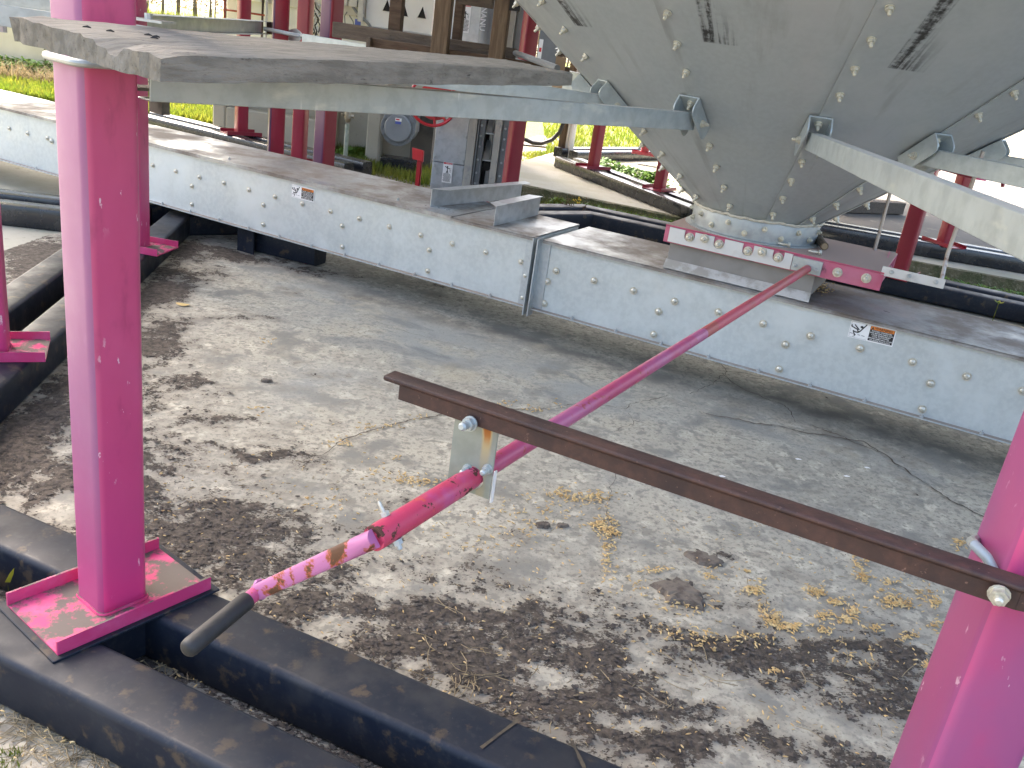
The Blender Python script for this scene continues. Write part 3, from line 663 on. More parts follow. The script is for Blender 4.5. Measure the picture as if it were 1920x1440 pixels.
# pad base at right: near beam pair and the one going away
aC, bC = G(1038, 313, .0), G(1290, 414, .0)
sC = straight_skid("skid_base", "black beam frame on the pale pad with green weeds inside its corner", aC, bC, (.05, .23), zb=.002)
n_c = Vector(((bC - aC).y, -(bC - aC).x, 0)).normalized()
eC = G(1300, 300, .0); aC2 = G(1052, 305, 0)
dC = (eC - aC2).normalized(); nC = Vector((-dC.y, dC.x, 0))
for o in (.06, .24):
    mb = MB(); mb.sweep(rrect(.1, .09, .01, 2), aC2 + dC * .25 + nC * o + Z * .047, eC + dC * .8 + nC * o + Z * .047, nC, Z); build(mb, "skid_beam", m_blackfar, sC)
aE, bE = G(1480, 439, .0), G(1930, 516, .0)
mb = MB(); dE = (bE - aE).normalized(); nE = Vector((-dE.y, dE.x, 0))
for o in (.05, .23):
    mb = MB(); mb.sweep(rrect(.1, .095, .01, 2), aE - dE * .5 + nE * o + Z * .05, bE + dE * .9 + nE * o + Z * .05, nE, Z); build(mb, "skid_beam", m_blackfar, sC)

# ================================================================== CONVEYOR
ZB, ZT2, DP = .122, .365, .372
cv = thing("conveyor", "long grey galvanised box conveyor with two warning stickers crossing under the cone", "conveyor", CV(0, -.18, ZB))
me_db = domebolt("side_bolt", m_zinc, r=.0105)
def trough(u0, u1):
    mb = MB(); mb.box(CV((u0 + u1) / 2, -DP / 2, (ZB + ZT2) / 2), U * (u1 - u0) / 2, N * DP / 2, Z * (ZT2 - ZB) / 2 * .999)
    tr = build(mb, "trough", m_galv, cv, bevel=.002)
    for s, o in ((1, .011), (-1, -DP - .011)):
        mb = MB(); mb.box(CV((u0 + u1) / 2, o, ZB + .0015), U * (u1 - u0) / 2, N * .012, Z * .002); build(mb, "bottom_flange", m_galvt, tr)
    return tr
t1 = trough(-4.6, -.016); t2 = trough(.016, 3.4)
m_lid = mat("lid_sheet_with_dust", (.40, .42, .425), .34, .5, [(50, 3, (.36, .375, .38), .35, .65)], (70, .06, .002), rv=.08, custom=lambda t, p, c, ro: (
    t.mix(t.ramp(t.noise(t.mapped(p, (1, 1, 1)), 3.2, 7, .68), .36, .6, .06, .92), c, (.185, .15, .12)), t.math('ADD', ro, t.ramp(t.noise(p, 3.2, 7, .68), .36, .6, 0, .35))))
def lid(u0, u1, dz=0):
    mb = MB(); mb.box(CV((u0 + u1) / 2, -DP / 2, ZT2 + .004 + dz), U * (u1 - u0) / 2, N * (DP / 2 + .014), Z * .0022)
    for s in (.0125, -DP - .0125): mb.box(CV((u0 + u1) / 2, s, ZT2), U * (u1 - u0) / 2, N * .0015, Z * .0055)
    return build(mb, "lid", m_lid, cv)
us = (G(854, 409, ZT2) - P0).dot(U)
lid(-4.6, -1.95); lid(-1.947, us - .0015, .0025); lid(us, -.020); lid(.020, 1.94); lid(1.943, 3.4)
for u in (-.009, .009):
    mb = MB(); mb.box(CV(u, .014, (ZB + ZT2) / 2 - .008), U * .002, N * .020, Z * ((ZT2 - ZB) / 2 + .016))
    mb.box(CV(u * 3.2, .002, (ZB + ZT2) / 2), U * .018, N * .0018, Z * ((ZT2 - ZB) / 2 - .004)); build(mb, "joint_flange", m_galvt, cv)
for (u, z) in ((-.038, .305), (-.036, .20), (.048, .325), (.046, .15), (.05, .24)):
    pass
BOLTS = [(18, 241), (52, 250), (89, 259), (287, 310), (330, 321), (360, 349), (374, 332), (420, 343), (467, 356), (516, 369), (494, 384), (360, 383), (494, 421), (567, 382), (620, 396), (642, 424), (642, 463), (674, 410), (730, 425), (789, 441), (848, 457), (805, 469), (911, 473), (977, 491), (985, 517), (980, 558), (802, 508),
         (1043, 508), (1027, 528), (1021, 569), (1114, 526), (1188, 545), (1265, 565), (1235, 584), (1226, 627), (1347, 585), (1431, 607), (1520, 630), (1473, 646), (1461, 692), (1613, 653), (1711, 679), (1813, 706), (1745, 719), (1729, 767), (1918, 733)]
for (x, y) in BOLTS:
    u, z = WF(x, y); place("bolt", me_db, CV(u, .001, z), N, cv, random.random() * 3, .82 if u < 0 else 1)
for u, z in ((2.0, .31), (2.25, .25), (2.1, .22), (2.4, .31), (-2.3, .32), (-2.5, .27)): place("bolt", me_db, CV(u, .001, z), N, cv)
me_fb = hexbolt("flange_bolt", m_galvt, r=.006, h=.005, wr=.007, wh=.001, sr=.003, sh=.006)
u = -2.6
while u < 2.2:
    if abs(u) > .05: place("bolt", me_fb, CV(u, .013, ZB + .003), Z, cv)
    u += .163
for u in (-2.4, -1.93, -1.46, -.62): place("bolt", me_fb, CV(u, -.04, ZT2 + .006), Z, cv)
# guide angles lying across the lid
zl = ZT2 + .0065
def guide(pa, pb, hgt, fl, sgn, lab):
    pa, pb = Vector(pa), Vector(pb); d = (pb - pa).normalized(); s = Vector((-d.y, d.x, 0)) * sgn; mb = MB()
    mb.prism([pa, pb, pb + Z * hgt, pa + Z * hgt], s * .002)
    mb.prism([pa + Z * hgt + d * .0, pb + Z * hgt + d * .02, pb + Z * hgt + s * fl - d * .0, pa + Z * hgt + s * fl + d * .05], Z * .002)
    return build(mb, "guide_angle", m_sheet, cv, lab)
guide(G(806, 389, zl), G(975, 371, zl), .068, .045, -1, "bent sheet guide standing across the lid, left of the other one")
guide(G(926, 424, zl), G(1009, 403, zl), .068, .05, 1, "bent sheet guide nearer the joint in the conveyor")

def fig(mat_, parent, org, xd, yd, strokes, th, name="pictogram"):
    mb = MB(); nrm = Vector(xd).cross(Vector(yd)).normalized()
    for st in strokes:
        if len(st) == 1:
            (cx, cy, r) = st[0]; mb.add([org + xd * (cx + r * math.cos(2 * math.pi * k / 14)) + yd * (cy + r * math.sin(2 * math.pi * k / 14)) for k in range(14)], [tuple(range(14))])
        else:
            for i, (p, q) in enumerate(zip(st[:-1], st[1:])):
                P_ = org + xd * p[0] + yd * p[1]; Q_ = org + xd * q[0] + yd * q[1]; d = (Q_ - P_).normalized(); sd = d.cross(nrm) * th / 2
                e = d * th * .35; o = nrm * (.00004 * (i % 3)); mb.quad(P_ + sd - e + o, P_ - sd - e + o, Q_ - sd + e + o, Q_ + sd + e + o)
    return build(mb, name, mat_, parent, recalc=False)
def face(parent, name, mat_, org, xd, yd, x0, y0, x1, y1, lift):
    nrm = Vector(xd).cross(Vector(yd)).normalized(); o = org + nrm * lift; xd, yd = Vector(xd), Vector(yd)
    mb = MB(); mb.quad(o + xd * x0 + yd * y0, o + xd * x1 + yd * y0, o + xd * x1 + yd * y1, o + xd * x0 + yd * y1); return build(mb, name, mat_, parent, recalc=False)
def warning(u0, zt, wd, ht, tilt=0, lab=None):
    xd = (U * math.cos(tilt) + Z * math.sin(tilt)); yd = (Z * math.cos(tilt) - U * math.sin(tilt)); o = CV(u0, .0012, zt - ht)
    s = wd / 120.0; nrm = xd.cross(yd).normalized()
    mb = MB(); mb.box(o + xd * wd / 2 + yd * ht / 2, xd * wd / 2, yd * ht / 2, nrm * .0006); lb = build(mb, "warning_label", m_lwhite, cv, lab)
    X, Y = xd * s, yd * (ht / 56.0)
    face(lb, "black_panel", m_lblack, o, X, Y, 53, 4, 117, 52, .0012); face(lb, "orange_band", m_lorange, o, X, Y, 54, 41.5, 116, 52, .0018)
    for mbt, mt, nm in ((text_mb("WARNING", 9.5 * s, o + nrm * .0024 + X * 65 + Y * 43.3, xd * 1.0, yd, bold=.012 * s * 10), m_lblack, "lettering"),):
        build(mbt, nm, mt, lb, recalc=False)
    mb = MB(); mb.add([o + nrm * .0024 + X * 56.0 + Y * 43, o + nrm * .0024 + X * 63 + Y * 43, o + nrm * .0024 + X * 59.5 + Y * 50.5], [(0, 1, 2)]); build(mb, "triangle", m_lblack, lb, recalc=False)
    for i, ln in enumerate(["EXPOSED CONVEYORS", "AND MOVING PARTS CAN", "CAUSE SEVERE INJURY", "LOCK OUT POWER", "BEFORE REMOVING COVER", "OR INSPECTION DOOR"]):
        build(text_mb(ln, 5.1 * s, o + nrm * .0024 + X * 85 + Y * (35.5 - 6.0 * i), xd, yd, 'CENTER', bold=.06 * s), "lettering", m_lwhite, lb, recalc=False)
    og = o + nrm * .0014
    fig(m_lblack, lb, og, X, Y, [[(12, 44), (25, 31)], [(42, 51), (29, 27), (24, 22)], [(31, 30), (26, 23), (18, 21)], [(25, 23), (20, 31), (5, 37), (4, 42)], [(24, 21), (14, 22), (11, 24), (15, 14)], [(18, 11), (15, 15)]], 3.1 * s)
    fig(m_lblack, lb, og + nrm * .0003, X, Y, [[(31, 41, 4.0)]], 2 * s, "head"); fig(m_lblack, lb, og, X, Y, [[(4, 15), (11, 14.6)], [(25, 14), (31, 13.8)], [(35, 13.6), (43, 13.2)], [(15, 10), (19, 13), (17, 8), (13, 5)]], 1.4 * s, "dashes")
    mb = MB()
    for (x0, y0, x1, y1) in ((2.5, 2.5, 50, 3), (2.5, 53, 50, 53.5), (2.5, 2.5, 3, 53.5)): mb.quad(og + X * x0 + Y * y0, og + X * x1 + Y * y0, og + X * x1 + Y * y1, og + X * x0 + Y * y1)
    build(mb, "border_line", m_lblack, lb, recalc=False)
u, z = WF(1598, 600); warning(u, z, .128, .052, 0.02, "sticker right of the pink rod"); u, z = WF(548, 345); warning(u, z, .112, .050, 0, "sticker on the far left half")

# ================================================================== SLIDE GATE
gt = thing("slide_gate", "pink steel slide gate with a notched white strip, bolted between cone and conveyor", "slide gate", CV(.7, -.2, .37))
m_dustpink = mat("dusty_pink_steel", (.36, .05, .10), .5, 0, [(14, 5, (.44, .09, .16), .4, .7), (30, 5, (.06, .035, .035), .64, .74)], (90, .15, .002), dust=((.36, .27, .22), .05, .35, .95))
m_gatepink = mat("grimy_pink_steel", (.44, .085, .15), .48, 0, [(7, 5, (.48, .15, .22), .4, .7), (13, 5, (.045, .03, .03), .60, .72)], (90, .15, .002))
m_riser = mat("grey_primer_sheet", (.235, .225, .205), .6, .1, [(10, 5, (.20, .19, .17), .4, .7)], (70, .1, .002), dust=(DUST, .2, .5, .8))
m_whitez = mat("white_zinc_strip", (.56, .57, .56), .4, .25, [(16, 5, (.42, .42, .41), .55, .75), (40, 4, (.3, .27, .22), .68, .78)], (90, .1, .002))
mb = MB(); mb.box(CV(.68, -.03, .425), U * .232, N * .004, Z * .036); mb.box(CV(.68, -.345, .425), U * .232, N * .004, Z * .036)
mb.box(CV(.452, -.19, .425), U * .004, N * .16, Z * .036); mb.box(CV(.908, -.19, .425), U * .004, N * .16, Z * .036); build(mb, "riser", m_riser, gt, bevel=.001)
m_whitelime = mat("limed_angle", (.45, .445, .42), .65, .1, [(22, 6, (.30, .285, .25), .42, .62)], (70, .2, .003))
mb = MB(); mb.prism([CV(.446, -.024, .372), CV(.446, -.002, .374), CV(.446, -.024, .400)], U * .468); build(mb, "riser_foot", m_whitelime, gt)
for n0 in (-.03, -.345):
    pass
mb = MB(); mb.box(CV(.765, -.20, .5095), U * .335, N * .20, Z * .0025); build(mb, "gate_top", m_dustpink, gt, bevel=.001)
mb = MB(); mb.box(CV(.765, -.006, .482), U * .335, N * .003, Z * .026); build(mb, "side_rail", m_gatepink, gt, bevel=.001)
mb = MB(); mb.box(CV(.765, -.395, .482), U * .335, N * .003, Z * .026); build(mb, "side_rail", m_gatepink, gt, bevel=.001)
mb = MB(); mb.box(CV(.765, -.2, .468), U * .33, N * .185, Z * .004); build(mb, "slide_plate", m_dustpink, gt, bevel=.001)
# notched strip
sl = [WF(1293, 445), WF(1348, 458), WF(1402, 471), WF(1459, 483)]
mb = MB(); zt, zb = .5065, .460; ua, ub = .446, .838; npts = [(ua, zb), (ub, zb), (ub, zt)]
for (u, z) in sl[::-1]:
    npts += [(u + .017, zt), (u + .017, z + .002)] + [(u + .017 * math.cos(t_), z - .0 + .002 - .016 * math.sin(t_)) for t_ in [math.pi * k / 6 for k in range(1, 6)]] + [(u - .017, z + .002), (u - .017, zt)]
npts += [(ua, zt)]
mb.prism([CV(u, .000, z) for u, z in npts], N * .0035); build(mb, "notched_strip", m_whitez, gt)
me_gb = hexbolt("gate_bolt", m_zinc, r=.0125, h=.010, wr=.0145, wh=.002, sr=.0065, sh=.010)
for (x, y) in ((1293, 445), (1348, 458), (1402, 471), (1459, 483), (1322, 447), (1430, 472), (1570, 511), (1624, 522)):
    u, z = WF(x, y); on = (x in (1322, 1430)); place("bolt", me_gb, CV(u, .0035 if on else -.003, z), N, gt, random.random())
(u0, z0), (u1, z1) = WF(1487, 486), WF(1537, 518)
mb = MB(); mb.box(CV((u0 + u1) / 2, .002, .482), U * (u1 - u0) / 2, N * .004, Z * .021); ca = build(mb, "rod_lug", m_strut, gt, bevel=.001)
for du in (-.033, .03): place("bolt", me_fb, CV((u0 + u1) / 2 + du, .006, .476), N, ca)
# guard bar with two upright hanger rods
(u0, z0), (u1, z1) = WF(1650, 505), WF(1762, 526)
mb = MB(); mb.box(CV((u0 + u1) / 2 + .01, -.004, (z0 + z1) / 2 - .004), U * ((u1 - u0) / 2 + .005), N * .002, Z * .012); mb.box(CV((u0 + u1) / 2 + .01, -.016, (z0 + z1) / 2 - .017), U * ((u1 - u0) / 2 + .005), N * .012, Z * .002)
ga = build(mb, "guard_bar", m_whitez, gt)
for f in (.2, .5, .95): place("bolt", me_fb, CV(u0 + (u1 - u0) * f, -.002, (z0 + z1) / 2 - .004), N, ga)
e = CV(u1 + .005, -.008, z1 - .01); t1_ = V(1776, 478, e.y + .03); t2_ = V(1806, 392, e.y + .02); t3_ = t2_ + (t2_ - t1_) * 1.2
mb = MB(); mb.tube([e, e + (t1_ - e) * .5, t1_, t2_, t3_], .006, 8); build(mb, "hanger_rod", m_steel, gt)
e = CV(1.03, -.37, .512); mb = MB(); mb.tube([e, V(1671, 355, e.y + .01), V(1690, 300, e.y + .02)], .0058, 8); build(mb, "hanger_rod", m_steel, gt, "rusty hanger rod behind the gate")
mb = MB(); mb.bar(CV(1.095, .0, .49), CV(1.075, -.39, .50), .004, .03); build(mb, "end_bar", m_gatepink, gt)
# things lying on the gate
tw = thing("stick", "short broken brown stick lying on the dusty gate beside the collar", "stick", CV(.885, -.16, .52))
m_bark = mat("bark", (.12, .085, .05), .9, 0, [(60, 5, (.05, .035, .02), .45, .65, (1, 1, 1))], (90, .6, .004))
p = G(1527, 437, .53); q = G(1546, 462, .527); mb = MB(); mb.tube([p, p.lerp(q, .3), p.lerp(q, .7), q], [.012, .0135, .0125, .0125], 10); build(mb, "bark", m_bark, tw)
mb = MB(); mb.tube([q - (q - p) * .02, q + (q - p).normalized() * .002], .0095, 10); build(mb, "cut_end", mat("cut_wood", (.27, .2, .12), .85), tw)
me_ls = hexbolt("loose_bolt_mesh", m_zinc, r=.0085, h=.007, wr=.0085, wh=.001, sr=.0045, sh=.03)
for (x, y, lab, dx) in ((1482, 460, "loose bolt lying in front of the collar on the gate", (-1, .25, 0)), (1540, 474, "small loose bolt on the dusty gate right of the collar", (-1, .1, 0))):
    g = G(x, y, .5205); o = bpy.data.objects.new("loose_bolt", me_ls); COL.objects.link(o); o.location = g; ORG[o] = g
    o.rotation_euler = Vector(dx).to_track_quat('Z', 'Y').to_euler(); tag(o, lab, "bolt")

# ================================================================== PULL ROD, CRANK, SUPPORT BAR
A = CV((WF(1515, 503)[0]), .012, WF(1515, 503)[1])
BD = (Vector((-.67, .30, 0))).normalized(); BN = Vector((BD.y, -BD.x, 0)); BN = BN if BN.y < 0 else -BN
B0 = V(1868, 1102, .765)
def WB(x, y, off=0.0):
    v = ray(x, y); o = B0 + BN * off; t = (o - CAM).dot(BN) / v.dot(BN); return CAM + v * t
Bh = WB(889, 893)
dr = (Bh - A).normalized()
def nearest(o, d, x, y):
    v = ray(x, y).normalized(); w_ = o - CAM; b = d.dot(v); t = ((w_.dot(v)) * b - w_.dot(d)) / (1 - b * b); return o + d * t
E_ = nearest(A, dr, 703, 1014)
rod = thing("gate_rod", "long pink operating rod with crank arm and black grip, running up to the gate", "rod", Bh)
rr = .012
mb = MB(); mid = A.lerp(Bh, .52); mb.tube([A, A + (mid - A) * .5, mid], rr, 18); build(mb, "rod", m_rodfar, rod, "rusty far half of the rod")
mb = MB(); mb.tube([mid, Bh - dr * .0], rr + .0002, 18); mb.tube([Bh, E_ - dr * .01], rr, 12); build(mb, "rod", m_rod, rod)
mb = MB(); s0 = Bh + dr * .004; s1 = E_
ptsr = [(s0, .0134), (s0 + dr * .022, .0136), (s0 + dr * .026, .0143), (s1 - dr * .008, .0145), (s1, .0143), (s1, .0116), (s1 - dr * .03, .0114)]
mb.tube([p for p, r in ptsr], [r for p, r in ptsr], 24, caps=False); build(mb, "sleeve", m_sleeve, rod)
sd = dr.cross(Z).normalized()
pin = E_ - dr * .030; pv = (Z * .8 + sd * .6 * (-1 if sd.x > 0 else 1)).normalized()
me_pin = hexbolt("pin_nut", m_zinc, r=.007, h=.006, wr=.007, wh=.001, sr=.003, sh=.016)
place("bolt", me_pin, pin + pv * .0142, pv, rod, 0, .8); place("bolt", me_fb, pin - pv * .0142, -pv, rod)
v = ray(497, 1101); g0 = CAM + v * ((E_ - CAM).dot(dr) / v.dot(dr)); g0 = g0 + dr * .012
ad = (g0 - E_); adn = ad.normalized(); an = adn.cross(dr).normalized()
# crank arm: round stub flattening into a bar
secs = []
for f, wy, wz in ((-.02, .0108, .0108), (.03, .0108, .0104), (.10, .0108, .0080), (.2, .0106, .0056), (.55, .0102, .0050), (.92, .0100, .0050), (1.0, .0095, .0054)):
    cpt = E_ + ad * f + dr * .002; secs.append((cpt, wy, wz))
mb = MB(); nn_ = 16; vs = []
view_n = (CAM - (E_ + ad * .5)).normalized(); flat = (view_n - adn * view_n.dot(adn)).normalized(); wide = adn.cross(flat)
for cpt, wy, wz in secs:
    for k in range(nn_):
        t_ = 2 * math.pi * k / nn_; ca, sa = math.cos(t_), math.sin(t_); e_ = .55 if wz < .007 else 1.0
        vs.append(cpt + wide * wy * math.copysign(abs(ca) ** e_, ca) + flat * wz * math.copysign(abs(sa) ** e_, sa))
fs = [(i * nn_ + k, i * nn_ + (k + 1) % nn_, (i + 1) * nn_ + (k + 1) % nn_, (i + 1) * nn_ + k) for i in range(len(secs) - 1) for k in range(nn_)] + [tuple(range(nn_)), tuple((len(secs) - 1) * nn_ + k for k in range(nn_))]
mb.add(vs, fs); build(mb, "crank_arm", m_crank, rod)
gd = None
g1 = nearest(g0, dr, 345, 1222)
vg = ray(347, 1221).normalized(); 
tG = (g0 + dr * .115 - CAM).dot(view_n) / vg.dot(view_n); g1 = CAM + vg * tG; gd = (g1 - g0).normalized()
mb = MB(); mb.tube([g0 - gd * .014, g0, g0 + gd * .03], [.0085, .0088, .0084], 16); build(mb, "grip_stub", m_rod, rod)
bd_ = []
for i in range(40):
    t_ = random.random() * 6.28; z_ = random.uniform(-1, 1); bd_.append(0)
mb = MB(); pts = [g0 + adn * (-.004) + gd * -.004 + (wide * math.cos(t_) * .0095 + gd * math.sin(t_) * .008 + flat * .003) for t_ in [6.283 * k / 12 for k in range(13)]]
mb.tube(pts, [random.uniform(.002, .0038) for _ in pts], 7); build(mb, "weld_bead", m_crank, rod)
gs = g0 + gd * .018; L = (g1 - gs).length
prof = [(0, .0104), (.002, .0110), (L * .25, .0109), (L * .8, .0110), (L - .009, .0112), (L - .004, .0102), (L - .001, .0075), (L + .0005, .003)]
mb = MB(); mb.tube([gs + gd * p for p, r in prof], [r for p, r in prof], 24); build(mb, "rubber_grip", m_rubber, rod)

sb = thing("support_bar", "rusty brown angle-iron bar clamped to the right leg, holding the pink rod", "support bar", B0 + BD * .3)
ue = (WB(735, 706) - B0).dot(BD)
zt = B0.z + .0155
def SBp(s, n, z): q = B0 + BD * s + BN * n; return Vector((q.x, q.y, z))
fw, th = .026, .004
mb = MB(); prof = [(0, 0), (.0, -.002), (-.002, 0)]
# angle cross-section: top flange going back from the heel, leg hanging at the heel
def anglebar(s0, s1, cut):
    mb = MB(); n1 = .014
    pr = [(n1 - .0015, zt), (n1, zt - .002), (n1, zt - .0045), (n1 - .003, zt - .0075), (n1 - .0065, zt - th), (n1 - fw, zt - th), (n1 - fw, zt)]
    pr2 = [(n1 - .0042, zt - .004), (n1 - .0042, zt - .0275), (n1 - .0085, zt - .0275), (n1 - .0085, zt - .004)]
    mb.prism([SBp(s0, n, z) for n, z in pr], BD * (s1 - s0)); mb.prism([SBp(s0, n, z) for n, z in pr2], BD * (s1 - s0 - cut)); return mb
mb = anglebar(-.02, ue + .004, .022)
# slight bend beyond the leg
a_end = SBp(-.02, 0, 0)
d2 = (-BD + BN * .04 + Z * .0).normalized()
n1 = .014
pr = [(n1 - .0015, zt), (n1, zt - .002), (n1, zt - .0045), (n1 - .003, zt - .0075), (n1 - .0065, zt - th), (n1 - fw, zt - th), (n1 - fw, zt)]
pr2 = [(n1 - .0042, zt - .004), (n1 - .0042, zt - .0275), (n1 - .0085, zt - .0275), (n1 - .0085, zt - .004)]
d2 = (-BD * 1 + Z * .16).normalized()
mb.prism([SBp(-.0195, n, z) for n, z in pr], d2 * .16); mb.prism([SBp(-.0195, n, z) for n, z in pr2], d2 * .16)
build(mb, "angle_bar", m_rust, sb, bevel=.0006)
def platerust(t, p, c, ro):
    sp = t.new("ShaderNodeSeparateXYZ"); t.link(t.new("ShaderNodeTexCoord").outputs['Object'], sp.inputs[0])
    along = sp.outputs[0]; z = sp.outputs[2]; nz = t.noise(t.mapped(p, (1, 1, .35)), 60, 4)
    wob = t.math('ADD', along, t.math('MULTIPLY', t.math('SUBTRACT', nz, .5), .008))
    d = t.math('ABSOLUTE', t.math('SUBTRACT', wob, .0165))
    k = t.math('MULTIPLY', t.ramp(d, .003, .0085, 1, 0), t.ramp(z, -.02, .04, .25, 1))
    k2 = t.ramp(t.math('ADD', z, t.math('MULTIPLY', nz, .02)), .044, .056)
    k = t.math('MINIMUM', t.math('ADD', k, t.math('MULTIPLY', k2, .7)), 1.0)
    c = t.mix(t.math('MULTIPLY', k, .8), c, (.50, .36, .12)); return t.mix(t.ramp(k, .6, 1), c, (.30, .10, .015)), ro
m_plate = mat("galvanised_plate_with_rust_run", (.25, .28, .245), .42, .25, [(30, 4, (.215, .24, .21), .4, .65), (9, 5, (.29, .32, .28), .45, .7)], (90, .08, .002), custom=platerust)
c1, c2 = WB(855, 785, .002), WB(935, 815, .002); sl_, sr_ = (c1 - B0).dot(BD), (c2 - B0).dot(BD); zlow = (WB(928, 945).z + WB(845, 899).z) / 2
sh_ = (Bh - B0).dot(BD)
mb = MB(); hz = Bh.z; hr = .0155; ztop = zt - .006; cs = (sl_ + sr_) / 2; hw = abs(sl_ - sr_) / 2
outer = []; inner = []
for k in range(32):
    t_ = 2 * math.pi * k / 32 + math.pi / 32; ca, sa = math.cos(t_), math.sin(t_); inner.append((sh_ + hr * ca, hz + hr * sa))
    m_s = min(((hw if ca > 0 else hw) + (cs - sh_) * (1 if ca > 0 else -1)) / max(abs(ca), 1e-6), ((ztop - hz) if sa > 0 else (hz - zlow)) / max(abs(sa), 1e-6))
    outer.append((sh_ + m_s * ca, hz + m_s * sa))
# exact corners
for (s, z) in ((cs + hw, ztop), (cs - hw, ztop), (cs - hw, zlow), (cs + hw, zlow)):
    i = min(range(32), key=lambda i: (outer[i][0] - s) ** 2 + (outer[i][1] - z) ** 2); outer[i] = (s, z)
for off in (.0045,):
    vs = []
    for n_ in (off, off - .0025):
        vs += [SBp(s, n_, z) for s, z in outer] + [SBp(s, n_, z) for s, z in inner]
    fs = []
    for i in range(32):
        j = (i + 1) % 32; fs += [(i, j, 32 + j, 32 + i), (64 + i, 96 + i, 96 + j, 64 + j), (i, 64 + i, 64 + j, j), (32 + i, 32 + j, 96 + j, 96 + i)]
    mb.add(vs, fs)
me, c = mb.mesh("hanger_plate", m_plate)
# give it a rotated frame so the rust run follows its own axis
rotM = Matrix((BD * -1, BN * -1, Z)).transposed()
for vv in me.vertices: vv.co = rotM.transposed() @ vv.co
hp = put("hanger_plate", me, c, sb); hp.rotation_euler = rotM.to_euler()
hp2 = MB()
mb = MB(); mb.box(SBp(cs - hw * 1.01, -.004, (hz + zlow) / 2 + .004), BD * .0010, BN * .003, Z * .022); build(mb, "plate_backing", m_lwhite, sb)
pb = WB(884, 793, .012); sp_ = (pb - B0).dot(BD)
me_hb = hexbolt("hanger_bolt", m_strut, r=.0085, h=.008, wr=.0098, wh=.002, sr=.0055, sh=.014)
place("bolt", me_hb, SBp(sp_, .0145, pb.z), BN + Z * .12, sb, .3)
p2 = WB(914, 880, .006); place("bolt", me_hb, SBp((p2 - B0).dot(BD), .0045, p2.z), BN, sb, .5, .7)
p3 = WB(876, 880, .006); place("bolt", me_hb, SBp((p3 - B0).dot(BD), .0045, p3.z), BN, sb, .2, .7)
# clamp on the right leg
aR = A0; ra = pol(aR, 1) - AXI; tR = Vector((-ra.y, ra.x, 0)); cR = pol(aR, RL, B0.z + .012)
pc = WB(1873, 1112, .014)
place("bolt", me_gb, SBp((pc - B0).dot(BD), .016, pc.z), BN - Z * .1, sb, .3, .72)
pu = [SBp((pc - B0).dot(BD), .01, pc.z), WB(1868, 1080, -.03), WB(1850, 1045, -.035), WB(1828, 1022, -.04), WB(1822, 1015, -.07), WB(1850, 1000, -.16), WB(1930, 1000, -.17)]
mb = MB(); mb.tube(pu[1:], .0055, 10); build(mb, "u_bolt", m_galvd, sb)

# ================================================================== PLANK
nl, fl_ = V(300, 100, .905), V(20, 22, .935)
fr = V(1075, 137, 2.09)
ax = (fr - nl).normalized(); wdir = (fl_ - nl); WD = wdir.length
ang_p = math.atan2(ax.y, ax.x)
m_plank = woodm("weathered_grey_timber", (.28, .255, .21), (.185, .168, .135), (.055, .046, .034), ang_p, 10)
def endrings(t, p, c, ro):
    o = t.new("ShaderNodeTexCoord").outputs['Object']
    return c, ro
pk = thing("plank", "thick weathered grey plank lying across the struts in front of the left leg", "plank", nl.lerp(fr, .4))
Lp = (fr - nl).length; TH = .027
nx_, ny_ = 44, 24
def ptop(i, j, bot):
    f = i / nx_; g = j / ny_; b = nl + (fr - nl) * f + wdir * g * (1 - .02 * f)
    end = 0
    if i == 0:   # ragged end with a V notch
        end = random.uniform(-.003, .003)
    z = b.z - (TH if bot else 0)
    if not bot:
        z += .0055 * math.sin(f * 3.1) * (1 - g) - .009 * g * f ** .6 + random.uniform(-.0007, .0007)
        dv = abs(g - .30) / (.20 if g > .30 else .055)
        if i <= 4: z -= .0125 * max(0, 1 - dv) ** 1.3 * max(0, 1 - i / 4) ** .7
        if j in (0, ny_): z -= .002
        if i == 0: z -= .0025 + random.uniform(0, .002)
    else:
        z += random.uniform(-.0008, .0008)
    e = (random.uniform(-.0016, .0016)) if j in (0,) else 0
    return Vector((b.x, b.y, z)) + ax * end * (1 if i == 0 else 0) - wdir.normalized() * e
gT = [[ptop(i, j, 0) for j in range(ny_ + 1)] for i in range(nx_ + 1)]; gB = [[ptop(i, j, 1) for j in range(ny_ + 1)] for i in range(nx_ + 1)]
mb = MB(); vs = [p for r in gT for p in r] + [p for r in gB for p in r]; W_ = ny_ + 1; st = (nx_ + 1) * W_; fs = []
for i in range(nx_):
    for j in range(ny_):
        b = i * W_ + j; fs += [(b, b + 1, b + W_ + 1, b + W_), (st + b, st + b + W_, st + b + W_ + 1, st + b + 1)]
for i in range(nx_):
    for j in (0, ny_): b = i * W_ + j; fs.append((b, b + W_, st + b + W_, st + b))
for j in range(ny_):
    for i in (0, nx_): b = i * W_ + j; fs.append((b, b + 1, st + b + 1, st + b))
mb.add(vs, fs); build(mb, "board", m_plank, pk, sharp=40)
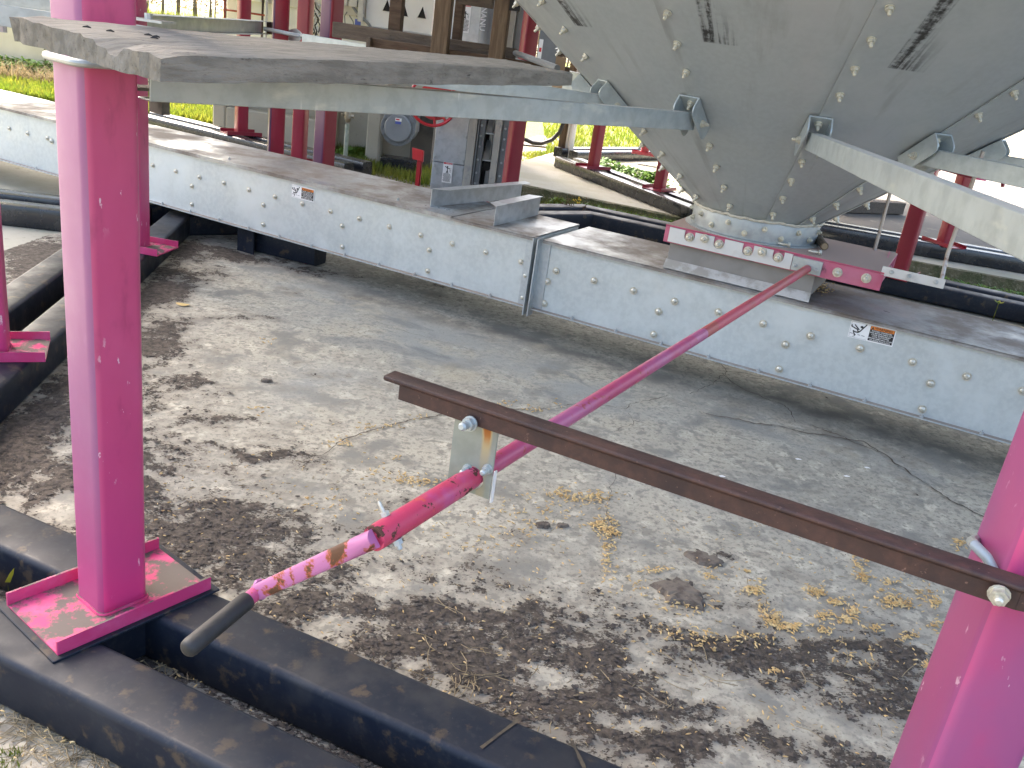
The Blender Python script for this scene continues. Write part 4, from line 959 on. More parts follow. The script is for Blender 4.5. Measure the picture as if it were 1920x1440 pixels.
for k, (x, y) in enumerate(((163, 47), (207, 52), (278, 58), (290, 61), (293, 60), (555, 88), (540, 96), (633, 102), (780, 116))):
    t_ = (CAM.z - (nl.z + .012)); g = G(x, y, nl.z + .014 if x < 400 else nl.z + .006)
    # drop it on the board's own surface
    rel = g - nl; f = rel.dot(ax) / Lp; hh = rel.dot(wdir.normalized()) / WD
    z = nl.z + (fr.z - nl.z) * f + wdir.z * max(0, min(1, hh)) + .002
    mb = MB(); mb.tube([(g.x - .0045, g.y, z), (g.x, g.y + .001, z + .0008), (g.x + .0035, g.y + .001, z)], [.0006, .0013, .0006], 6)
    o = build(mb, "debris", m_dark); tag(o, ["short dark twig bit nearest the plank's left end", "small brown crumb on the plank near the leg", "dark crumb right of the pink leg on the plank", "curled dark flake on the plank above its near corner", "tiny dark flake touching the curled flake on the plank", "dark speck on the middle of the plank", "dark smudge-like crumb on the plank's middle", "small dark crumb on the plank in front of the crimson leg", "small dark crumb on the plank under the wooden frame"][k], "debris")
# ================================================================== BACKGROUND
# right-hand neighbour bin: legs in view, cone and wall above/behind
AXC = Vector((2.75, 8.55, 0))
bc = thing("grain_bin", "second grain bin behind on the right, showing only its crimson legs on the pale pad", "grain bin", AXC)
for (x, y, lab) in ((1112, 314, "crimson leg by the green weeds, nearer the corner"), (1236, 354, "crimson leg standing at the end of the green weeds"), (1208, 289, "small far crimson leg by the pad's back beam"), (1769, 457, "crimson leg far right behind the hanger rods")):
    p = G(x, y, .097); p.z = 0; a = math.degrees(math.atan2(p.y - AXC.y, p.x - AXC.x))
    lg = put("leg", me_legc, p, bc, lab); rotz(lg, a + (12 if x < 1300 else 20)); bp = bpy.data.objects.new("base_plate", me_platec); COL.objects.link(bp); bp.parent = lg
mb = MB(); mb.tube([(AXC.x, AXC.y, .58), (AXC.x, AXC.y, 2.15), (AXC.x, AXC.y, 2.25), (AXC.x, AXC.y, 9.2), (AXC.x, AXC.y, 10.3)], [.2, 2.32, 2.36, 2.36, .3], 48); build(mb, "bin_wall", m_sheet, bc)
AXB = V(165, 60, 6.9); AXB.z = 0  # bin body raised out of view, placed and sized to shade the slab
bb = thing("grain_bin", "third grain bin unseen above the view at the left back, added to shade the slab", "grain bin", AXB)
mb = MB(); mb.tube([(AXB.x, AXB.y, 1.05), (AXB.x, AXB.y, 2.45), (AXB.x, AXB.y, 2.55), (AXB.x, AXB.y, 9.8), (AXB.x, AXB.y, 10.8)], [.18, 2.25, 2.3, 2.3, .3], 48); build(mb, "bin_wall", m_sheet, bb)
# posts left-back
def post(name, x, ybase, depth, w, zt, rot, lab, sunlit=False, plate=True):
    p = V(x, ybase, depth); p.z = 0
    t = thing(name, lab, "support post", p, "crimson support posts behind the conveyor")
    me, _ = MB().sweep(rrect(w, w, .011, 3), (0, 0, .095), (0, 0, zt), (1, 0, 0), (0, 1, 0)).mesh("tube", m_crim, center=False)
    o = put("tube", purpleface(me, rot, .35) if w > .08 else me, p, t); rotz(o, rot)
    if plate:
        o = bpy.data.objects.new("base_plate", me_platec); COL.objects.link(o); o.parent = t; rotz(o, rot)
    return t
post("support_post", 452, 252, 6.45, .078, 2.6, 38, "crimson post standing on the black beam in front of the concrete wall")
post("support_post", 516, 295, 4.95, .084, 2.6, 22, "dark purple post touching the right end of the galvanised rail")
post("support_post", 560, 300, 5.55, .078, 2.6, -8, "bright crimson post with a clamp disc, between the two purple posts")
# rails between posts at eye level
rl = thing("rail", "galvanised rail running from the hidden leg to the dark purple post above the plank", "rail", V(390, 48, 4.0))
pA, pB = V(262, 26, 3.2), V(498, 60, 4.85); pA.z = pB.z = (pA.z + pB.z) / 2 - .004
build(channel(pA, pB, (0, -1, 0), h=.062, d=.05), "channel", m_strut, rl, bevel=.001)
mb = MB(); mb.box(pB + Vector((.02, 0, 0)), (.012, 0, 0), (0, .012, 0), (0, 0, .03)); build(mb, "end_bracket", m_rust, rl)
mb = MB(); mb.tube([pB + Vector((0, -.04, -.005)), V(560, 67, 4.85), V(582, 71, 5.4)], .010, 8); build(mb, "clamp_rod", m_galvt, rl)
cc = V(551, 66, 5.0); mb = MB(); vs = [cc + Vector((.042 * math.cos(t_) * random.uniform(.85, 1.1), 0, .036 * math.sin(t_) * random.uniform(.85, 1.1))) for t_ in [6.283 * k / 14 for k in range(14)]]
mb.prism(vs, (0, .006, 0)); build(mb, "clamp_disc", m_galvt, rl)
pl = V(275, 37, 3.12); mb = MB(); mb.box(pl, (.075, 0, 0), (0, .06, 0), (0, 0, .004)); mb.tube([pl + Vector((.02, -.03, 0)), pl + Vector((.02, -.03, .022))], .014, 8); build(mb, "clamp_plate", m_galvt, rl)
rl2 = thing("rail", "galvanised rail in the top left corner beyond the tall pink leg", "rail", V(40, 5, 3.0))
pA2, pB2 = V(-120, -18, 3.0), V(255, 26, 3.2); pA2.z = pB2.z = (pA2.z + pB2.z) / 2
build(channel(pA2, pB2, (0, -1, 0), h=.058, d=.05), "channel", m_strut, rl2, bevel=.001)
mb = MB(); c = V(6, 24, 2.3); mb.bar(c + Vector((-.08, 0, -.004)), c + Vector((.02, 0, -.004)), .03, .004); mb.bar(c + Vector((.008, 0, 0)), c + Vector((.026, 0, .018)), .03, .004); mb.tube([c + Vector((-.005, 0, -.045)), c + Vector((-.005, 0, .0))], .011, 10); build(mb, "clip", m_strut, rl2)

# concrete wall and dryer cabinet
wl = thing("concrete_wall", "beige cast concrete wall with a ledge behind the crimson posts", "wall", (-1.9, 7.35, 0))
xa = V(402, 240, 7.25).x; xb = V(782, 290, 7.25).x; x_ = lambda px, y=7.25, py=240: V(px, py, y).x
mb = MB(); mb.box(((xa + xb) / 2, 7.5, .23), ((xb - xa) / 2, 0, 0), (0, .12, 0), (0, 0, .34)); build(mb, "wall_panel", m_wall, wl, bevel=.012)
for a_, b_ in ((402, 426), (607, 628), (690, 716)):
    mb = MB(); mb.box(((x_(a_) + x_(b_)) / 2, 7.29, .23), ((x_(b_) - x_(a_)) / 2, 0, 0), (0, .09, 0), (0, 0, .34)); build(mb, "pilaster", m_wall, wl, bevel=.012)
mb = MB(); mb.prism([(x_(426), 7.37, -.1), (x_(607), 7.37, -.1), (x_(607), 7.20, -.1), (x_(426), 7.20, -.1)], (0, 0, .28)); build(mb, "ledge", m_wall, wl, bevel=.012)
mb = MB(); mb.box(((x_(775) + x_(815)) / 2, 7.28, .2), ((x_(815) - x_(775)) / 2, 0, 0), (0, .09, 0), (0, 0, .3)); build(mb, "dark_block", mat("dark_concrete", (.10, .09, .075), .9, 0, [(6, 6, (.05, .045, .04), .4, .65)], (40, .4, .01)), wl)  # block in a darker concrete tone than the wall
dr_ = thing("dryer_cabinet", "white metal machine cabinet with black triangular vents behind the wooden frame", "cabinet", (-1.3, 8.3, .57))
dx = lambda px, py=40, y=8.0: V(px, py, y)
YD = 8.0
def dpan(x0, x1, z0, z1, yy, mt, nm, th=.05, par=dr_, lab=None, bev=.006):
    mb = MB(); mb.box(((x0 + x1) / 2, yy + th / 2, (z0 + z1) / 2), ((x1 - x0) / 2, 0, 0), (0, th / 2, 0), (0, 0, (z1 - z0) / 2)); return build(mb, nm, mt, par, lab, bevel=bev)
xl, xm, xr = dx(415).x, dx(683).x, dx(815).x
zed = dx(740, 54).z
dpan(xl, xr, .58, 6.5, YD + .12, m_white, "body", 1.4)  # body extended well above the view to shade the ground in front
dr1 = dpan(xm, xr - .02, zed - .01, 2.9, YD + .03, m_white, "door_panel", .09)
dpan(xm, xr - .02, zed - .045, zed - .012, YD + .0, m_white, "drip_edge", .12)
dpan(xl + .02, xm - .04, zed + .05, 2.9, YD + .05, mat("cream_panel_paint", (.58, .55, .48), .5, 0, [(3, 5, (.5, .46, .38), .4, .7), (6, 6, (.36, .22, .13), .64, .76, (1, 1, .3))]), "side_panel", .07)
for (px, w_) in ((418, .012), (497, .02), (495, .02), (416, .012)):
    pass
mt_rust = mat("rusty_frame_red", (.28, .06, .04), .7)
dpan(dx(419).x, dx(422).x, .58, 2.9, YD - .01, mt_rust, "frame_bar", .03); dpan(dx(421).x, dx(500).x, dx(450, 22).z - .008, dx(450, 22).z + .008, YD - .012, mt_rust, "frame_bar", .03)
dpan(dx(490).x, dx(493).x, .58, 2.9, YD - .01, m_rust, "frame_bar", .03); dpan(dx(470).x, dx(490).x, dx(470, 2).z, dx(470, 2).z + .02, YD - .01, m_white, "hinge_bar", .03)
for (px, py) in ((725, 10), (757, 19), (791, 23)):
    c = dx(px, py); hw_, hh_ = .036, .045
    mb = MB(); tri = [(c.x - hw_, c.z - hh_), (c.x + hw_, c.z - hh_), (c.x, c.z + hh_)]
    mb.prism([(x, YD + .027, z) for x, z in tri], (0, .012, 0)); build(mb, "vent", m_dark, dr1)
    mb = MB(); cx_ = sum(t[0] for t in tri) / 3; cz_ = sum(t[1] for t in tri) / 3; big = [(cx_ + (x - cx_) * 1.14, cz_ + (z - cz_) * 1.14) for x, z in tri]
    for i in range(3):
        j = (i + 1) % 3; mb.prism([(tri[i][0], YD + .02, tri[i][1]), (tri[j][0], YD + .02, tri[j][1]), (big[j][0], YD + .031, big[j][1]), (big[i][0], YD + .031, big[i][1])], (0, .004, 0))
    build(mb, "vent_rim", m_white, dr1)
m_box = mat("cream_box_paint", (.50, .49, .45), .5, 0, [(5, 5, (.40, .38, .33), .45, .7)])
for a_, b_, pz0, pz1 in ((641, 652, 10, -40), (654, 670, 12, -60), (672, 682, 40, -60)):
    dpan(dx(a_).x, dx(b_).x, dx(a_, pz0).z, dx(a_, pz1).z, YD - .06, m_box, "junction_box", .11)
for pts in ([(661, 12), (668, 22), (692, 46), (700, 60)], [(683, -30), (681, 25), (676, 33), (668, 30)], [(651, 22), (646, 30), (648, 60)], [(655, 29), (662, 40), (666, 60)]):
    mb = MB(); mb.tube([dx(px, py, YD - .04) for px, py in pts], .012 if pts[0] == (661, 12) else .005, 8); build(mb, "conduit", m_grey, dr_)
lb = face(dr_, "blue_label", m_lblue, Vector((dx(668).x, YD - .0, dx(668, 56).z)), Vector((1, 0, 0)), Z, 0, 0, .05, .085, .05)
face(lb, "white_band", m_lwhite, Vector((dx(668).x, YD, dx(668, 56).z)), Vector((1, 0, 0)), Z, .012, .05, .035, .066, .052) if False else None
for i in range(7):   # cable tangle between the posts
    mb = MB(); px = 583 + random.uniform(0, 14); mb.tube([dx(px + random.uniform(-7, 7), 4 + 11 * k, YD - .1 + random.uniform(-.04, .04)) for k in range(7)], .006, 6); build(mb, "cable", [m_hose, m_box, m_lwhite][i % 3], dr_)
for py in (9, 21, 29):
    mb = MB(); mb.tube([dx(582, py, YD - .05), dx(601, py + 2, YD - .05)], .012, 8); build(mb, "conduit", m_white, dr_)
dpan(dx(497).x, dx(500).x, .58, 2.9, YD - .02, m_white, "corner_post", .05)

# grey gearbox
gp = V(747, 240, 6.9)
gb = thing("gearbox", "grey machine gearbox with a round bolted cover in front of the concrete wall", "gearbox", (gp.x, 6.9, -.09))
mb = MB(); mb.tube([(gp.x, 7.12, gp.z), (gp.x, 6.90, gp.z)], .125, 36); build(mb, "housing", m_grey, gb, bevel=.004)
mb = MB(); mb.tube([(gp.x, 6.905, gp.z), (gp.x, 6.885, gp.z)], .133, 36); build(mb, "flange", m_grey, gb, bevel=.003)
mb = MB(); mb.tube([(gp.x, 6.885, gp.z), (gp.x, 6.868, gp.z), (gp.x, 6.862, gp.z)], [.104, .102, .095], 36); build(mb, "cover", mat("light_grey_machine_paint", (.21, .225, .235), .4, 0, [(8, 5, (.18, .19, .2), .4, .7)]), gb)
me_gr = hexbolt("cover_bolt", m_grey, r=.009, h=.008, wr=.01, wh=.001, sr=.004, sh=.002)
for k in range(12): a = 6.283 * k / 12; place("bolt", me_gr, (gp.x + .119 * math.cos(a), 6.884, gp.z + .119 * math.sin(a)), (0, -1, 0), gb)
mb = MB(); mb.box((gp.x + .005, 7.0, gp.z + .125), (.145, 0, 0), (0, .1, 0), (0, 0, .02)); mb.box((gp.x + .005, 6.99, gp.z + .19), (.055, 0, 0), (0, .07, 0), (0, 0, .06)); build(mb, "top_box", m_grey, gb, bevel=.006)
mb = MB(); mb.box((gp.x + .07, 7.0, gp.z + .06), (.06, 0, 0), (0, .1, 0), (0, 0, .09)); mb.box((gp.x - .06, 7.0, gp.z + .06), (.06, 0, 0), (0, .1, 0), (0, 0, .09)); build(mb, "shoulder", m_grey, gb, bevel=.006)
mb = MB(); mb.box((gp.x + .01, 7.0, -.04), (.13, 0, 0), (0, .1, 0), (0, 0, .05)); build(mb, "foot", m_blackfar, gb, bevel=.006)
o_ = Vector((gp.x, 6.862, gp.z)); XX = Vector((1, 0, 0))
l1 = face(gb, "sticker", m_lwhite, o_, XX, Z, -.022, .052, .026, .075, .0015); face(l1, "sticker_text", m_lred, o_, XX, Z, -.018, .060, .010, .070, .0025); face(gb, "blue_sticker", m_lblue, o_, XX, Z, -.02, .032, .022, .05, .0015)
l2 = face(gb, "sticker", m_lwhite, Vector((gp.x, 6.92, gp.z + .19)), XX, Z, -.03, -.02, .01, .03, .0015)
for i in range(3): face(l2, "text_line", m_lblack, Vector((gp.x, 6.92, gp.z + .19)), XX, Z, -.026, -.014 + .013 * i, .006, -.009 + .013 * i, .0025)

# valve pipe
vp = V(648, 285, 6.6); x = vp.x
pv_ = thing("valve_pipe", "thin upright pipe with a brass valve left of the grey gearbox", "pipe", (x, 6.6, -.09))
mb = MB(); mb.tube([(x, 6.6, -.09), (x, 6.6, V(648, 232, 6.6).z)], .016, 12); build(mb, "lower_pipe", mat("green_grey_pipe", (.25, .28, .21), .6, .1, [(20, 5, (.35, .36, .3), .45, .7)]), pv_)
zz = V(648, 216, 6.6).z; mb = MB(); mb.tube([(x, 6.6, zz - .045), (x, 6.6, zz - .03), (x, 6.6, zz - .012), (x, 6.6, zz + .012), (x, 6.6, zz + .03), (x, 6.6, zz + .045)], [.014, .022, .026, .026, .02, .013], 12); mb.tube([(x + .02, 6.6, zz), (x + .045, 6.6, zz)], .014, 8); mb.tube([(x - .045, 6.58, zz + .008), (x - .02, 6.59, zz)], .006, 8)
build(mb, "valve", mat("dull_brass", (.28, .23, .15), .5, .5, [(30, 4, (.4, .37, .3), .45, .7)]), pv_)
mb = MB(); mb.tube([(x, 6.6, zz), (x, 6.6, zz + .25)], .011, 10); build(mb, "upper_pipe", m_steel, pv_)

# bucket elevator
YE = 5.35; ex = lambda px, py=300: V(px, py, YE).x
el = thing("bucket_elevator", "grey sheet-metal bucket elevator with two danger stickers, standing behind the conveyor", "elevator", (ex(870), YE, -.1))
sx = lambda px: V(px, 352, YE).x
EX0 = sx(806); kx = (sx(940) - sx(806)) / 134.0
E = lambda px: EX0 + (px - 806) * kx      # offsets measured along the elevator's foot
def epan(p0, p1, z0, z1, y0, y1, mt, nm, lab=None, bev=.002):
    mb = MB(); mb.box(((E(p0) + E(p1)) / 2, (y0 + y1) / 2, (z0 + z1) / 2), ((E(p1) - E(p0)) / 2, 0, 0), (0, (y1 - y0) / 2, 0), (0, 0, (z1 - z0) / 2)); return build(mb, nm, mt, el, lab, bevel=bev)
zs = V(835, 305, YE).z
epan(806, 866, -.1, zs - .003, YE, YE + .26, m_sheet, "lower_panel"); epan(806, 866, zs + .001, 2.6, YE - .002, YE + .26, m_sheet, "trunk_panel")
m_beige = mat("weathered_angle", (.38, .37, .33), .5, .25, [(9, 5, (.46, .44, .37), .4, .66, (1, 1, .25)), (30, 4, (.3, .3, .29), .5, .7)])
epan(867, 882, -.1, 2.6, YE - .03, YE - .004, m_beige, "angle_flange"); epan(884, 886, -.1, 2.6, YE - .034, YE + .0, m_grey, "angle_flange")
epan(887, 897, -.1, 2.6, YE - .01, YE + .04, m_grey, "angle_flange"); epan(897, 918, -.1, 2.6, YE + .12, YE + .14, m_sheet, "back_sheet")
epan(897.5, 904, -.1, 2.6, YE + .10, YE + .119, m_dark, "recess"); epan(862, 940, -.1, 2.6, YE + .15, YE + .2, m_grey, "rear_sheet")
epan(915, 927, -.1, 2.6, YE - .03, YE + .03, m_beige, "angle_flange"); epan(929, 939, -.1, 2.6, YE - .01, YE + .1, m_grey, "angle_flange"); epan(918, 939, -.1, 2.6, YE + .03, YE + .26, m_sheet, "return_trunk")
for py in (235, 255, 275, 300, 325, 345):
    zz = V(905, py, YE).z
    for (px, o) in ((890, -.012), (934, -.012)): place("bolt", me_fb, (E(px), YE + o, zz), (0, -1, 0), el)
for (px, py) in ((811, 246), (863, 256), (808, 291), (862, 302), (809, 309), (862, 318), (807, 345)):
    place("bolt", me_fb, (E(px) + 0.004, YE - .003, V(px, py, YE).z), (0, -1, 0), el, 0, 1.3)
zz = V(905, 312, YE).z; mb = MB(); mb.tube([(E(907), YE + .1, zz), (E(907), YE + .02, zz)], .026, 14); build(mb, "shaft_hub", m_dark, el)
for z0_, dz_ in ((V(905, 298, YE).z, .10), (V(905, 247, YE).z, .10)):
    mb = MB(); mb.prism([(E(898), YE + .03, z0_), (E(913), YE + .03, z0_ - .01), (E(906), YE + .1, z0_ + dz_), (E(900), YE + .1, z0_ + dz_)], (0, .006, 0)); mb.box((E(906), YE + .02, z0_ - .005), ((E(914) - E(898)) / 2, 0, 0), (0, .03, 0), (0, 0, .003)); build(mb, "bucket", m_sheet, el)
    mb = MB(); mb.tube([(E(911), YE + .03, z0_), (E(911), YE + .03, z0_ + .2)], .004, 6); build(mb, "tie_rod", m_beige, el)
def danger(px0, py1, wpx, hpx, lab):
    o = Vector((E(px0), YE - .004, V(px0, py1, YE).z)); w_, h_ = wpx * kx, hpx * kx
    lb = face(el, "danger_label", m_lwhite, o, XX, Z, 0, 0, w_, h_, .0006); lb["label"] = lab
    face(lb, "red_band", m_lred, o, XX, Z, .04 * w_, .90 * h_, .96 * w_, .985 * h_, .0016); build(text_mb("DANGER", .085 * h_, o + Vector((w_ * .26, -.0022, h_ * .912)), XX, Z), "lettering", m_lwhite, lb, recalc=False)
    s_ = w_ / 40
    fig(m_lblack, lb, o + Vector((0, -.0012, h_ * .48)), XX * s_, Z * s_, [[(18, 22), (19, 10), (15, 0)], [(19, 10), (22, 0)], [(18, 21), (9, 26)], [(19, 21), (28, 18)]], 3.2 * s_); fig(m_lblack, lb, o + Vector((0, -.0012, h_ * .48)), XX * s_, Z * s_, [[(18.5, 26, 3)], [(29, 4), (29, 22)], [(33, 3), (33, 22)], [(29, 12), (33, 12)]], .9 * s_)
    for i, ln in enumerate(["ROTATING", "PARTS INSIDE", "KEEP HANDS", "CLEAR"] if False else [""] * 0): pass
    mb = MB(); q_ = o + Vector((0, -.0016, 0))
    for i in range(9):
        a_ = random.uniform(.06, .14); b_ = random.uniform(.80, .95); y0 = h_ * (.43 - .045 * i)
        x0_ = a_
        while x0_ < b_:
            x1_ = min(b_, x0_ + random.uniform(.06, .16)); mb.quad(q_ + XX * (x0_ * w_) + Z * y0, q_ + XX * (x1_ * w_) + Z * y0, q_ + XX * (x1_ * w_) + Z * (y0 + h_ * .022), q_ + XX * (x0_ * w_) + Z * (y0 + h_ * .022)); x0_ = x1_ + .025
    build(mb, "fine_print", m_lblack, lb, recalc=False)
danger(828 - 1.0, 341, 18, 38, "lower danger sticker"); 
zz = V(866, 62, YE).z
def shear(px, py): return V(px, py, YE).x
o_x = V(861, 60, YE).x
E_ = E; E = lambda px: o_x + (px - 861) * kx
danger(861, 60, 17, 48, "upper danger sticker seen through the wooden frame"); E = E_
sp_ = V(911, 40, YE - .11); mb = MB(); mb.tube([(sp_.x + .01, YE - .11, .90), (sp_.x - .012, YE - .11, 2.4)], .042, 16); build(mb, "spout_pipe", m_grey, el)
nx0 = V(912, 10, YE - .06)
build(text_mb("NANU", .042, Vector((V(904, 12, YE - .155).x, YE - .156, V(906, 12, YE - .155).z)), -Z, XX, bold=.0008), "scratched_lettering", mat("scratched_paint", (.55, .56, .57), .5), el, recalc=False)

# red hand wheel
wc = V(812, 190, 5.05); wr = abs((V(812, 236, 5.05) - V(812, 190, 5.05)).z)
hw = thing("handwheel", "red steel hand wheel mostly hidden behind the long galvanised strut", "wheel", wc)
mb = MB(); mb.tube([wc + Vector((wr * math.cos(t_), 0, wr * math.sin(t_))) for t_ in [6.2832 * k / 48 for k in range(49)]], .0085, 8); build(mb, "rim", m_red, hw)
mb = MB(); mb.tube([wc + Vector((.01, .05, 0)), wc + Vector((.01, .02, 0))], wr * .78, 32); build(mb, "disc", m_red, hw, bevel=.003)
for a in (40, 160, 280, 310): a = math.radians(a); mb = MB(); mb.bar(wc + Vector((.03 * math.cos(a), .004, .03 * math.sin(a))), wc + Vector((wr * math.cos(a), .004, wr * math.sin(a))), .012, .02, Vector((0, 1, 0))); build(mb, "spoke", m_red, hw)
mb = MB(); mb.tube([wc, wc + Vector((0, .34, 0))], .02, 10); build(mb, "shaft", m_steel, hw)
# red lever stand
lx = V(785, 350, 4.6); l_ = thing("lever_stand", "small bright red steel stand with a bent plate top left of the elevator", "stand", (lx.x, 4.6, -.09))
zt_ = V(780, 300, 4.6).z; mb = MB(); mb.box((lx.x - .008, 4.6, (zt_ - .1) / 2), (.012, 0, 0), (0, .002, 0), (0, 0, (zt_ + .1) / 2)); mb.box((lx.x + .002, 4.61, (zt_ - .1) / 2), (.002, 0, 0), (0, .012, 0), (0, 0, (zt_ + .1) / 2)); build(mb, "upright", m_red, l_)
c = V(783, 290, 4.6); mb = MB(); mb.prism([c + Vector((-.03, 0, .028)), c + Vector((.022, .0, .022)), c + Vector((.030, -.03, -.026)), c + Vector((-.02, -.03, -.02))], (0, .004, .003)); mb.prism([c + Vector((.022, 0, .022)), c + Vector((.028, .0, .018)), c + Vector((.034, -.03, -.03)), c + Vector((.030, -.03, -.026))], (0, .03, .0)); build(mb, "bent_plate", m_red, l_)

# wooden frame resting on the struts
wf = thing("wooden_frame", "dark brown timber frame of uprights and rails standing on the struts behind the plank", "frame", G(860, 118, .862))
fA, fB = G(692, 98, .862), G(1064, 155, .862); dF = (fB - fA); dF.z = 0; dF.normalize(); nF = Vector((dF.y, -dF.x, 0)); nF = nF if nF.y < 0 else -nF; angF = math.atan2(dF.y, dF.x)
m_wd = woodm("old_brown_timber", (.065, .037, .020), (.10, .065, .038), (.03, .018, .012), angF, 9)
def woodv(name, base, alt, dark): return mat(name, base, .85, 0, [(9, 7, alt, .38, .66, (12, 12, .9)), (20, 6, dark, .60, .74, (14, 14, .8)), (3, 4, (.05, .03, .018), .6, .8)], (26, .45, .004, (10, 10, .8)))
m_wv = woodv("old_brown_upright", (.095, .060, .033), (.15, .105, .062), (.02, .013, .009)); m_wg = woodm("grey_brown_timber", (.12, .092, .066), (.08, .058, .04), (.03, .022, .016), angF, 9)
def fdist(px, py, z): return (G(px, py, z) - fA).dot(dF)
def rail_(s0, s1, off, z0, h_, th_, mt, nm="rail"):
    mb = MB(); p = fA + dF * s0 + nF * off; q = fA + dF * s1 + nF * off; mb.bar((p.x, p.y, z0 + h_ / 2), (q.x, q.y, z0 + h_ / 2), th_, h_); return build(mb, nm, mt, wf, bevel=.002)
Lf = (fB - fA).length
rail_(0, Lf, 0, .858, .060, .035, m_wd); 
sU = lambda px, py=60, off=.0: ((lambda t: (CAM + ray(px, py) * t - fA).dot(dF))(((fA + nF * off) - CAM).dot(nF) / ray(px, py).dot(nF)))
rail_(sU(625, 70, -.12), sU(965, 110, -.12), -.12, .895, .060, .035, m_wg)
def upright(px, w_, off, z0, mt, th_=.04):
    s = sU(px, 60, off); p = fA + dF * s + nF * off; mb = MB(); mb.box((p.x, p.y, (z0 + 1.9) / 2), dF * w_ / 2, nF * th_ / 2, (0, 0, (1.9 - z0) / 2)); build(mb, "upright", mt, wf, bevel=.002)
upright(828, .064, .04, .862, m_wv); upright(937, .058, .04, .852, m_wv); upright(741, .052, -.16, .93, m_wd); upright(858, .034, -.16, .93, m_wd); upright(697, .02, .02, .86, m_wg) if False else None
mb = MB(); p = fA + dF * .008 + nF * .02; mb.box((p.x, p.y, .888), dF * .008, nF * .02, (0, 0, .03)); build(mb, "cleat", m_wg, wf, bevel=.001)
p = V(895, -2, 3.3); rail_(sU(862, 2, -.12), sU(925, 6, -.12), -.12, V(890, 8, 3.5).z, .05, .03, m_wg)
mb = MB(); mb.box(V(967, 0, 3.3), (.018, 0, 0), (0, .02, 0), (0, 0, .035)); build(mb, "dark_cap", m_dark, wf)
gpz = thing("grey_pipe", "thin grey pipe sloping down behind the wooden frame to the cone", "pipe", V(1000, 110, 3.55))
mb = MB(); mb.tube([V(952, 94, 3.9), V(1045, 128, 3.15)], .011, 10); build(mb, "tube", m_grey, gpz)

# red machine, duct, capped post behind the frame
rm = thing("red_machine", "bright red machine housing glimpsed between the wooden frame and the cone", "machine", V(985, 80, 7.6))
c = V(981, 72, 7.6); mb = MB(); mb.box(c + Vector((0, .2, .06)), (.085, 0, 0), (0, .2, 0), (0, 0, .14)); build(mb, "housing", m_red, rm, bevel=.02)
mb = MB(); mb.tube([c + Vector((.02, -.04, -.07)), c + Vector((.02, .2, -.07))], .075, 20); build(mb, "drum", m_red, rm, bevel=.01)
mb = MB(); mb.box(c + Vector((0, -.003, .13)), (.086, 0, 0), (0, .01, 0), (0, 0, .012)); mb.box(c + Vector((.03, -.003, .03)), (.012, 0, 0), (0, .006, 0), (0, 0, .06)); build(mb, "white_band", m_white, rm)
mb = MB(); mb.box(c + Vector((0, .3, -.5)), (.05, 0, 0), (0, .05, 0), (0, 0, .42)); build(mb, "stand", m_red, rm)
gd_ = thing("grey_duct", "flat grey sheet duct left of the cone with a white sticker", "duct", V(1030, 100, 7.2))
mb = MB(); c = V(1030, 110, 7.2); mb.box((c.x, 7.3, 1.5), (.1, 0, 0), (0, .06, 0), (0, 0, .78)); build(mb, "sheet_body", m_grey, gd_, bevel=.004)
mb = MB(); c = V(949, 70, 7.2); mb.box((c.x, 7.3, 1.5), (.055, 0, 0), (0, .05, 0), (0, 0, .78)); build(mb, "side_duct", m_grey, gd_, bevel=.004)
c = V(1006, 115, 7.2); lb = face(gd_, "sticker", m_lwhite, Vector((c.x, 7.235, c.z)), XX, Z, 0, 0, .03, .16, 0); face(lb, "mark", m_lred, Vector((c.x, 7.235, c.z)), XX, Z, .006, .07, .024, .10, .001)
cp = thing("capped_post", "short beige timber stub with a dark band and pale cap beside the cone edge", "post", (V(1050, 125, 3.3).x, 3.3, .86))
c = V(1050, 125, 3.3); mb = MB(); mb.box((c.x, 3.3, .90), (.018, 0, 0), (0, .018, 0), (0, 0, .055)); build(mb, "shaft", mat("beige_timber", (.40, .29, .18), .8, 0, [(8, 5, (.3, .2, .12), .4, .7)]), cp)
mb = MB(); mb.box((c.x, 3.3, .967), (.02, 0, 0), (0, .02, 0), (0, 0, .011)); build(mb, "band", m_wd, cp); mb = MB(); mb.tube([(c.x, 3.3, .978), (c.x, 3.3, .995)], [.027, .005], 4); build(mb, "cap", m_lwhite, cp)

